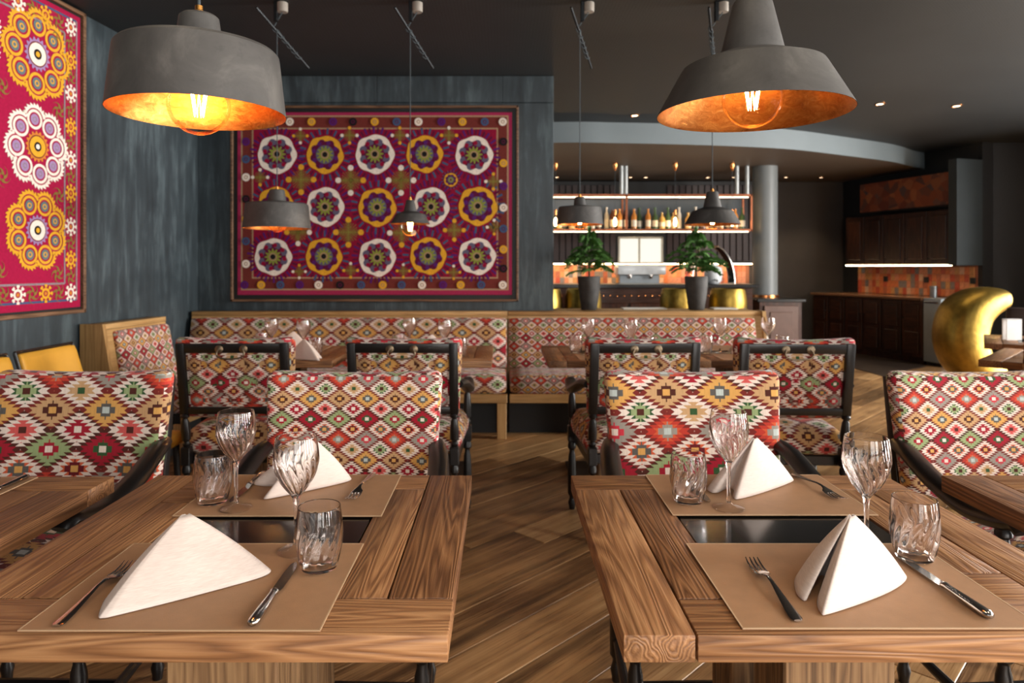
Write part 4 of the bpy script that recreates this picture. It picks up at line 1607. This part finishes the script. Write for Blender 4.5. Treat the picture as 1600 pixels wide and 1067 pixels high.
GLASSC = {k: plain('bottle_' + k, c, .12, 0, .1) for k, c in dict(amber=(196, 128, 60), clear=(214, 208, 196), green=(70, 92, 60), brown=(92, 52, 30), gold=(214, 170, 96)).items()}
M_LABEL = plain('bottle_label', (226, 214, 194), .6)
KINDS = [('amber', .036, .17, .27), ('clear', .034, .19, .30), ('green', .038, .16, .29), ('brown', .036, .18, .26), ('gold', .042, .13, .22)]
bm_cache, count_of = {}, {}
for i in range(30):
    col, r, hs, ht = KINDS[(i * 7 + i // 3) % 5]
    if col not in bm_cache:
        bm_cache[col] = (MB().add(lathe([(0, 0), (r, 0), (r, hs), (r * .8, hs + .02), (.013, hs + .055), (.013, ht - .02), (.016, ht - .018), (.016, ht), (0, ht)], 18)).mesh('bottle', GLASSC[col], 40),
                         MB().add(lathe([(r + .0008, .03), (r + .0008, hs * .7)], 18)).mesh('bottle_label', M_LABEL, 60))
    x = .58 + i * .093 + random.uniform(-.015, .015)
    o = link('bottle', bm_cache[col][0], None, (x, RY_ + random.choice((-.05, .03)), 1.7985))
    link('paper_label', bm_cache[col][1], o)
    count_of[col] = count_of.get(col, 0) + 1
    tag(o, '%s %s in the hanging rack, counted from the wall end' % (('first', 'second', 'third', 'fourth', 'fifth', 'sixth', 'seventh', 'eighth')[count_of[col] - 1],
        {'amber': 'amber spirits bottle', 'clear': 'clear spirits bottle', 'green': 'dark green bottle', 'brown': 'brown bottle', 'gold': 'squat golden bottle'}[col]), 'bottle', 'bottles in the hanging rack')

# bare filament bulbs in front of the rack
for px, lab in ((868, 'bare glowing bulb before the rack, next to the wall end'), (961, 'bare glowing bulb before the rack, above the left potted tree'), (1055, 'bare glowing bulb before the rack, left of the right conical lamp'), (1144, 'bare glowing bulb before the rack, nearest the column')):
    x = (px - CX) * 9.09 / F_PX
    e = empty('bulb_pendant', (x, 9.09, SOFF), 0, lab, 'lamp', 'bare bulbs over the bar')
    MB().add(lathe([(0, 0), (.035, 0), (.035, -.04), (.022, -.075), (.012, -.10), (0, -.10)], 16)).build('ceiling_rose', plain('copper_stud', (214, 140, 84), .25, 1), e)
    MB().add(tube([(0, 0, -.09), (0, 0, -.63)], .003, 6)).build('cord', M_CORD, e)
    MB().add(lathe([(0, -.62), (.02, -.62), (.02, -.69), (0, -.69)], 14)).build('socket', plain('copper_stud', (214, 140, 84), .25, 1), e)
    MB().add(lathe([(.02, -.69), (.055, -.735), (.062, -.79), (.05, -.84), (.025, -.865), (0, -.87)], 20)).build('bulb', M_BULB, e, smooth=180)
    MB().add(lathe([(0, -.72), (.012, -.73), (.024, -.78), (.016, -.83), (0, -.84)], 12)).build('filament', glow('filament_core', (1.0, .66, .30), 30), e, smooth=180)
    l = bpy.data.lights.new('bulb_light', 'POINT')
    l.energy, l.color, l.shadow_soft_size = 5, (1, .66, .34), .03
    lo = link('bulb_light', l, e, (0, 0, -.79))

# brass bar stools
for px, lab in ((850, 'brass tub stool at the bar, mostly behind the wall end'), (911, 'brass tub stool at the bar behind the left potted tree'), (1060, 'brass tub stool at the bar left of the right potted tree'), (1137, 'brass tub stool at the bar right of the potted trees')):
    x = (px - CX) * 7.35 / F_PX
    e = empty('bar_stool', (x, 7.35, 0), 0, lab, 'stool', 'brass stools at the bar')
    MB().add(lathe([(0, .70), (.12, .70), (.175, .74), (.195, .82), (.195, .92), (.180, 1.02), (.172, 1.045), (.160, 1.045), (.166, 1.02), (.180, .92), (.178, .84), (0, .80)], 36)).build('tub', M_BRASS, e, smooth=60)
    MB().add(cushion(.30, .30, .06, .028, .01, 6), T(0, 0, .835)).build('seat_pad', plain('dark_leather', (40, 30, 26), .5), e)
    MB().add(lathe([(0, .02), (.03, .02), (.03, .70), (0, .70)], 16)).build('stem', M_IRON, e)
    MB().add(lathe([(0, 0), (.20, 0), (.20, .012), (.05, .03), (0, .03)], 28)).build('foot', M_IRON, e)

# back bar: counter, patchwork tiles, light line, dark cupboards, glowing pane, coffee machine
e = empty('back_bar', (1.9, 10.75, 0), 0, 'black topped back bar counter against the bar wall', 'counter')
MB().add(span(-2.6, 2.2, -.36, .33, .96, 1.0, .004)).build('counter_top', M_BARTOP, e)
MB().add(span(-2.6, 2.2, -.32, .33, 0, .96)).build('body', DW0, e, smooth=0)
TILES = [plain('tile_' + k, c, .35, 0, .22, 24) for k, c in dict(orange=(226, 132, 78), salmon=(228, 152, 112), red=(204, 92, 64), ochre=(218, 160, 100), rust=(190, 108, 74), blue=(140, 132, 128), cream=(234, 194, 158)).items()]
tile_me = [MB().add(box(0, 0, 0, .067, .012, .097, .002)).mesh('tile', m, 0) for m in TILES]


def tiled(name, parent_loc, rz, w, h, label):
    p = empty(name, parent_loc, rz, label, 'backsplash')
    MB().add(span(0, w, 0.0, .008, 0, h)).build('grout', plain('tile_grout', (178, 116, 86), .8), p, smooth=0)
    for j in range(int(h / .1)):
        for i in range(int(w / .07)):
            link('tile', tile_me[random.choice((0, 0, 1, 1, 2, 3, 3, 4, 5, 6))], p, (.037 + i * .07, -.005, .05 + j * .1 + .004))
    return p


tiled('tile_backsplash', (.30, 11.075, 1.003), 0, 3.7, .31, 'orange patchwork tiles behind the bar')
e = empty('wall_cupboard', (1.9, 10.93, 1.335), 0, 'dark slatted wall cupboard behind the bar', 'cupboard')
MB().add(span(-2.6, 2.3, -.10, .165, 0, 1.3)).build('body', M_BLACK, e, smooth=0)
slat = MB().add(box(0, 0, .62, .085, .02, 1.2, .004)).mesh('slat', plain('dark_red_wood', (46, 26, 22), .45, 0, .25, 12), 0)
for i in range(48):
    x = -2.55 + i * .1
    if not (.0 - .05 < x + 1.9 - 1.86 < .72):
        link('slat', slat, e, (x, -.112, .02))
MB().add(span(-2.5, 2.25, -.10, -.07, -.014, -.001)).build('light_strip', glow('led_orange', (1.0, .66, .36), 26.0), e, smooth=0)
# added glowing pane imitating bright reflections behind the bar
e = empty('reflection_pane', (2.18, 10.79, 1.34), 0, 'added glowing framed pane imitating a bright reflection in the bar wall', 'window')
MB().add(span(-.34, .34, .0, .03, 0, .40)).build('glowing_pane', glow('reflection_glow', (1.0, .95, .80), 1.0), e, smooth=0)
b = MB()
for x in (-.34, -.02, .34):
    b.add(box(x, -.012, .2, .03, .03, .42, .003))
for z in (0, .40):
    b.add(box(0, -.012, z, .70, .03, .03, .003))
b.build('frame', plain('pale_frame', (196, 190, 176), .5), e)
e = empty('coffee_machine', (2.12, 10.62, 1.0), 0, 'steel and white coffee machine on the back bar', 'coffee machine')
MB().add(span(-.36, .38, -.2, .16, .16, .31, .02, 2)).build('housing', plain('white_enamel', (220, 224, 226), .2), e)
MB().add(span(-.30, .32, -.02, .14, .02, .16, .01)).build('back_plate', M_BRUSH, e)
MB().add(span(-.34, .36, -.2, .14, .0, .03, .006)).build('drip_tray', M_BRUSH, e)
for x in (-.16, .16):
    MB().add(lathe([(0, .10), (.03, .10), (.034, .12), (.034, .16), (0, .16)], 16), T(x, -.12, 0)).build('group_head', M_STEEL, e)
e = empty('glass_dome', (2.565, 8.42, 1.071), 0, 'glass dome arching over the bar beside the right potted tree', 'dome')
arc = [(-.26 * math.cos(t), 0, .46 * math.sin(t)) for t in [PI * k / 20 for k in range(21)]]
MB().add(grid(20, 6, lambda u, v: (-.26 * math.cos(PI * u), -.12 + .24 * v, .46 * math.sin(PI * u) + .006))).build('hood', M_PANE, e, smooth=180)
for yy in (-.12, .12):
    MB().add(tube([(a, yy, c + .008) for a, _, c in arc], .006, 8)).build('rim', M_STEEL, e)
e = empty('ceramic_dispenser', (2.60, 8.42, 1.071), 0, 'white drum shaped dispenser on the bar under the glass dome', 'dispenser')
MB().add(lathe([(0, 0), (.07, 0), (.10, .04), (.11, .14), (.10, .20), (.03, .23), (.02, .25), (0, .25)], 28)).build('drum', plain('white_enamel', (220, 224, 226), .2), e, smooth=60)
MB().add(tube([(0, -.10, .05), (0, -.15, .05), (0, -.155, .03)], .010, 8)).build('tap', M_STEEL, e)

# ------------------------------------------------------------------ kitchen run on the right
KX, KY = 4.95, 10.9
kang = math.atan2(8.93 - 10.9, 5.5 - 4.95)
kd, kn = Vector((math.cos(kang), math.sin(kang))), Vector((-math.sin(kang), math.cos(kang)))


def kloc(x, y, z=0.0):
    p = Vector((KX, KY)) + kd * x + kn * y
    return (p.x, p.y, z)


LEN = 2.045
tag(MB().add(span(-.4, 2.36, .62, .80, 0, CEIL)).build('wall_kitchen', M_DARKWALL, None, kloc(0, 0), (0, 0, kang), smooth=0), 'wall carrying the kitchen cabinets', 'wall', kind='structure')
tag(MB().add(span(2.24, 2.36, .20, .70, 1.30, SOFF)).build('wall_bulkhead', M_TRIMWALL, None, kloc(0, 0), (0, 0, kang), smooth=0), 'blue-grey bulkhead ending the wall cabinets', 'wall', kind='structure')
LOWN = ['dark carved base cabinet at the far end of the kitchen run', 'dark carved base cabinet in the middle of the kitchen run', 'dark carved base cabinet at the near end of the kitchen run']
uw = LEN / 3
for i in range(3):
    c = empty('base_cabinet', kloc(i * uw, 0), kang, LOWN[i], 'cabinet', 'base cabinets of the kitchen run')
    MB().add(span(.003, uw - .003, .02, .60, .0, .84)).build('body', DW2, c, smooth=0)
    for k in range(2):
        x0 = .012 + k * uw / 2
        x1 = x0 + uw / 2 - .024
        dr = MB().add(span(x0, x1, 0, .02, .09, .82, .004)).build('door', DW2, c)
        for z0, z1 in ((.13, .42), (.47, .78)):
            MB().add(span(x0 + .05, x1 - .05, -.014, .0, z0, z1, .008)).build('door_panel', dark_wood(0), dr)
        MB().add(lathe([(0, 0), (.008, 0), (.006, .014), (.013, .022), (.008, .03), (0, .03)], 12), T(x1 - .025 if k == 0 else x0 + .025, 0, .60) @ RX(PI / 2)).build('knob', M_IRON, dr)
e = empty('worktop', kloc(0, 0, .841), kang, 'long worktop over the kitchen base cabinets', 'worktop')
MB().add(span(-.02, LEN - .002, -.03, .61, 0, .032, .004)).build('slab', plain('brown_worktop', (128, 92, 66), .25), e)
e = empty('steel_appliance', kloc(LEN + .004, 0), kang, 'steel appliance ending the base cabinets beside the brass chair', 'appliance')
MB().add(span(0, .26, .0, .60, .05, .875, .006)).build('housing', plain('satin_steel', (176, 192, 202), .42, .7, .06), e)
MB().add(span(.02, .24, .03, .58, .0, .05)).build('plinth', M_BLACK, e, smooth=0)
MB().add(box(.13, -.012, .82, .2, .02, .02, .004)).build('handle', M_STEEL, e)
tiled('tile_backsplash', kloc(.30, .61, .875), kang, 2.0, .42, 'orange patchwork tiles over the kitchen worktop')
uw2 = 1.8 / 5
for i in range(5):
    c = empty('wall_cabinet', kloc(.44 + i * uw2, .24, 1.31), kang, ['dark wall cabinet farthest from the brass chair', 'second dark wall cabinet from the far end', 'middle one of the dark kitchen wall cabinets', 'second dark wall cabinet from the near end', 'dark wall cabinet ending at the blue-grey bulkhead'][i], 'cabinet', 'kitchen wall cabinets')
    MB().add(span(.002, uw2 - .002, .02, .37, 0, .72)).build('body', DW2, c, smooth=0)
    dr = MB().add(span(.006, uw2 - .006, 0, .02, .004, .716, .004)).build('door', DW2, c)
    MB().add(span(.06, uw2 - .06, -.012, .0, .07, .65, .008)).build('door_panel', DW2, dr)
    MB().add(lathe([(0, 0), (.007, 0), (.012, .02), (0, .026)], 10), T(.03, 0, .08) @ RX(PI / 2)).build('knob', M_IRON, dr)
e = empty('light_strip', kloc(.44, .24, 1.288), kang, 'glowing line of light under the kitchen wall cabinets', 'light strip')
MB().add(span(0, 1.80, .0, .02, .006, .018)).build('tube', glow('led_white', (1.0, .70, .40), 26.0), e, smooth=0)
MB().add(span(0, 1.80, .02, .04, 0, .019)).build('rail', M_BLACK, e, smooth=0)
e = empty('wall_painting', kloc(.66, .30, 2.10), kang, 'dim orange and red patterned panel above the kitchen wall cabinets', 'panel')
g = Graph('patterned_panel')
vn = g.n('ShaderNodeTexVoronoi')
vn.inputs['Scale'].default_value = 9.0
g.put(vn.inputs['Vector'], g.coord())
sx = g.sep(vn.outputs['Color'])
g.set(Base_Color=g.ramp(sx[0], [(0, lin((110, 50, 34))), (.35, lin((150, 78, 44))), (.6, lin((92, 60, 52))), (.8, lin((168, 96, 52))), (1, lin((76, 66, 68)))]), Roughness=.6)
MB().add(span(0, 1.55, .0, .03, 0, .42, .003)).build('board', g.m, e)
MB().add(span(-.02, 1.57, .03, .05, -.02, .44)).build('frame', M_BLACK, e, smooth=0)
o = MB().add(lathe([(0, 0), (.045, 0), (.045, .12), (.05, .125), (.05, .15), (0, .15)], 20)).build('steel_canister', M_BRUSH, None, kloc(1.93, .30, .876))
tag(o, 'steel canister on the worktop before the orange tiles', 'canister')
for i, x in enumerate((.55, 1.25, 1.95)):
    o = MB().add(span(-.04, .04, -.012, 0, -.04, .04, .003)).add(span(-.025, .025, -.016, -.01, -.025, .025, .003)).build('wall_socket', M_BLACK, None, kloc(.30 + x, .598, 1.10), (0, 0, kang))
    tag(o, ('black wall socket at the far end of the kitchen tiles', 'black wall socket in the middle of the kitchen tiles', 'black wall socket at the near end of the kitchen tiles')[i], 'socket')

# ------------------------------------------------------------------ hammered brass lounge chair on the right
GX, GY = 4.60, 6.6
sp = lambda px, py: Vector(((px - CX) * GY / F_PX - GX, 0, H_EYE - (py - CY) * GY / F_PX))
spine = [(1561, 467), (1547, 468), (1527, 475), (1509, 490), (1501, 513), (1501, 537), (1510, 561), (1530, 580), (1558, 590), (1590, 591), (1612, 588)]
rad_px = [14, 20, 26, 31, 32, 32, 30, 26, 22, 20, 12]
e = empty('brass_lounge_chair', (GX, GY, 0), 0, 'curved hammered brass lounge chair before the kitchen', 'chair')
pth = bez([sp(a, b) for a, b in spine], 5)
rr = [v.x * GY / F_PX for v in bez([(r, 0, 0) for r in rad_px], 5)]
v, f, seg = [], [], 32
P = pth
for i, p in enumerate(P):
    t = (P[min(i + 1, len(P) - 1)] - P[max(i - 1, 0)]).normalized()
    nrm = Vector((-t.z, 0, t.x))
    q = i / (len(P) - 1)
    wy = .26 * (1 - .25 * (2 * q - 1) ** 4) * (.62 if i in (0, len(P) - 1) else (.85 if i in (1, len(P) - 2) else 1))
    for k in range(seg):
        a = 2 * PI * k / seg
        ca, sa = math.cos(a), math.sin(a)
        v.append(p + nrm * (rr[i] * math.copysign(abs(ca) ** .8, ca)) + Vector((0, wy * math.copysign(abs(sa) ** .8, sa), 0)))
for i in range(len(P) - 1):
    for k in range(seg):
        f.append([i * seg + k, i * seg + (k + 1) % seg, (i + 1) * seg + (k + 1) % seg, (i + 1) * seg + k])
f += [list(range(seg)), [(len(P) - 1) * seg + k for k in range(seg)]]
MB().add((v, f)).build('shell', M_BRASS, e, smooth=70)
MB().add(lathe([(0, 0), (.24, 0), (.24, .015), (.06, .04), (.05, .16), (0, .16)], 28), T(.32, 0, 0)).build('swivel_foot', M_IRON, e)
# things on the far right tables
o = MB().add(span(-.055, .055, -.003, .003, 0, .15)).add(span(-.055, .055, -.045, -.039, 0, .15)).add(span(-.055, .055, -.045, .003, .148, .152)) \
    .build('menu_card', plain('white_paper', (232, 228, 224), .6), None, (3.70, 4.98, .7505), smooth=0)
tag(o, 'white folded menu card on the table before the brass chair', 'menu')
c = empty('side_chair', (4.44, 5.62, 0), PI - .6, 'dark plain chair behind the table with the menu card', 'chair')
M_DCH = plain('dark_brown_leather', (48, 36, 32), .5)
MB().add(cushion(.46, .06, .46, .025, 0, 6), T(0, -.22, .70)).build('backrest', M_DCH, c, smooth=60)
MB().add(cushion(.46, .44, .09, .035, .01, 6), T(0, 0, .43)).build('seat', M_DCH, c, smooth=60)
for s in (-1, 1):
    for q in (-.19, .19):
        MB().add(tube([(s * .19, q, .40), (s * .2, q * 1.05, 0)], [.018, .013], 8)).build('leg', black_wood(), c)

# ------------------------------------------------------------------ recessed ceiling spots
M_SPOT = glow('spot_lens', (1.0, .78, .50), 10.0)
ring_me = MB().add(lathe([(.034, 0), (.048, 0), (.048, -.006), (.036, -.009), (.034, -.002)], 24)).mesh('trim_ring', plain('copper_stud', (214, 140, 84), .25, 1), 40)
lens_me = MB().add(lathe([(0, -.003), (.034, -.003), (.034, .0)], 20)).mesh('lens', M_SPOT, 0)
spots = [(1375, 162, CEIL, 'recessed spot in the main ceiling right of the conical lamp'), (1495, 165, CEIL, 'recessed spot in the main ceiling nearest the right edge'), (992, 180, CEIL, 'recessed spot in the main ceiling left of the conical lamp'),
         (870, 277, SOFF, 'recessed spot above the bottle rack, next to the wall end'), (1009, 279, SOFF, 'recessed spot above the middle of the bottle rack'), (1146, 281, SOFF, 'recessed spot above the bottle rack, nearest the column'), (985, 294, SOFF, 'recessed spot above the bottle rack, second from the wall end'), (1106, 296, SOFF, 'recessed spot above the bottle rack, second from the column'), (1228, 298, SOFF, 'recessed spot just right of the round column'), (1283, 284, SOFF, 'recessed spot in the lowered ceiling nearest the kitchen cabinets')]
for px, py, z, lab in spots:
    p = at(px, py, z)
    if z == SOFF and p[1] > 10.5:
        p = (p[0] * 10.5 / p[1], 10.5, z)
    o = empty('ceiling_spot', (p[0], p[1], z), 0, lab, 'ceiling light', 'recessed ceiling spots')
    link('trim_ring', ring_me, o)
    link('lens', lens_me, o)
    l = bpy.data.lights.new('spot_light', 'SPOT')
    l.energy, l.color, l.spot_size, l.spot_blend, l.shadow_soft_size = (14 if z == CEIL else 20), (1, .76, .48), 1.5, .6, .03
    link('spot_light', l, o, (0, 0, -.03))

# added spots, out of view, that brighten the near tables from above
for i, (x, y, lab) in enumerate(((-.9, 1.0, 'added unseen ceiling spot brightening the left near table'), (.2, 1.0, 'added unseen ceiling spot brightening the aisle'), (1.3, 1.0, 'added unseen ceiling spot brightening the right near table'))):
    o = empty('ceiling_spot', (x, y, CEIL), 0, lab, 'ceiling light', 'recessed ceiling spots')  # added spot, out of view
    link('trim_ring', ring_me, o)
    link('lens', lens_me, o)
    l = bpy.data.lights.new('spot_light', 'SPOT')
    l.energy, l.color, l.spot_size, l.spot_blend, l.shadow_soft_size = 16, (1, .80, .56), 1.6, .8, .05
    link('spot_light', l, o, (0, 0, -.03))
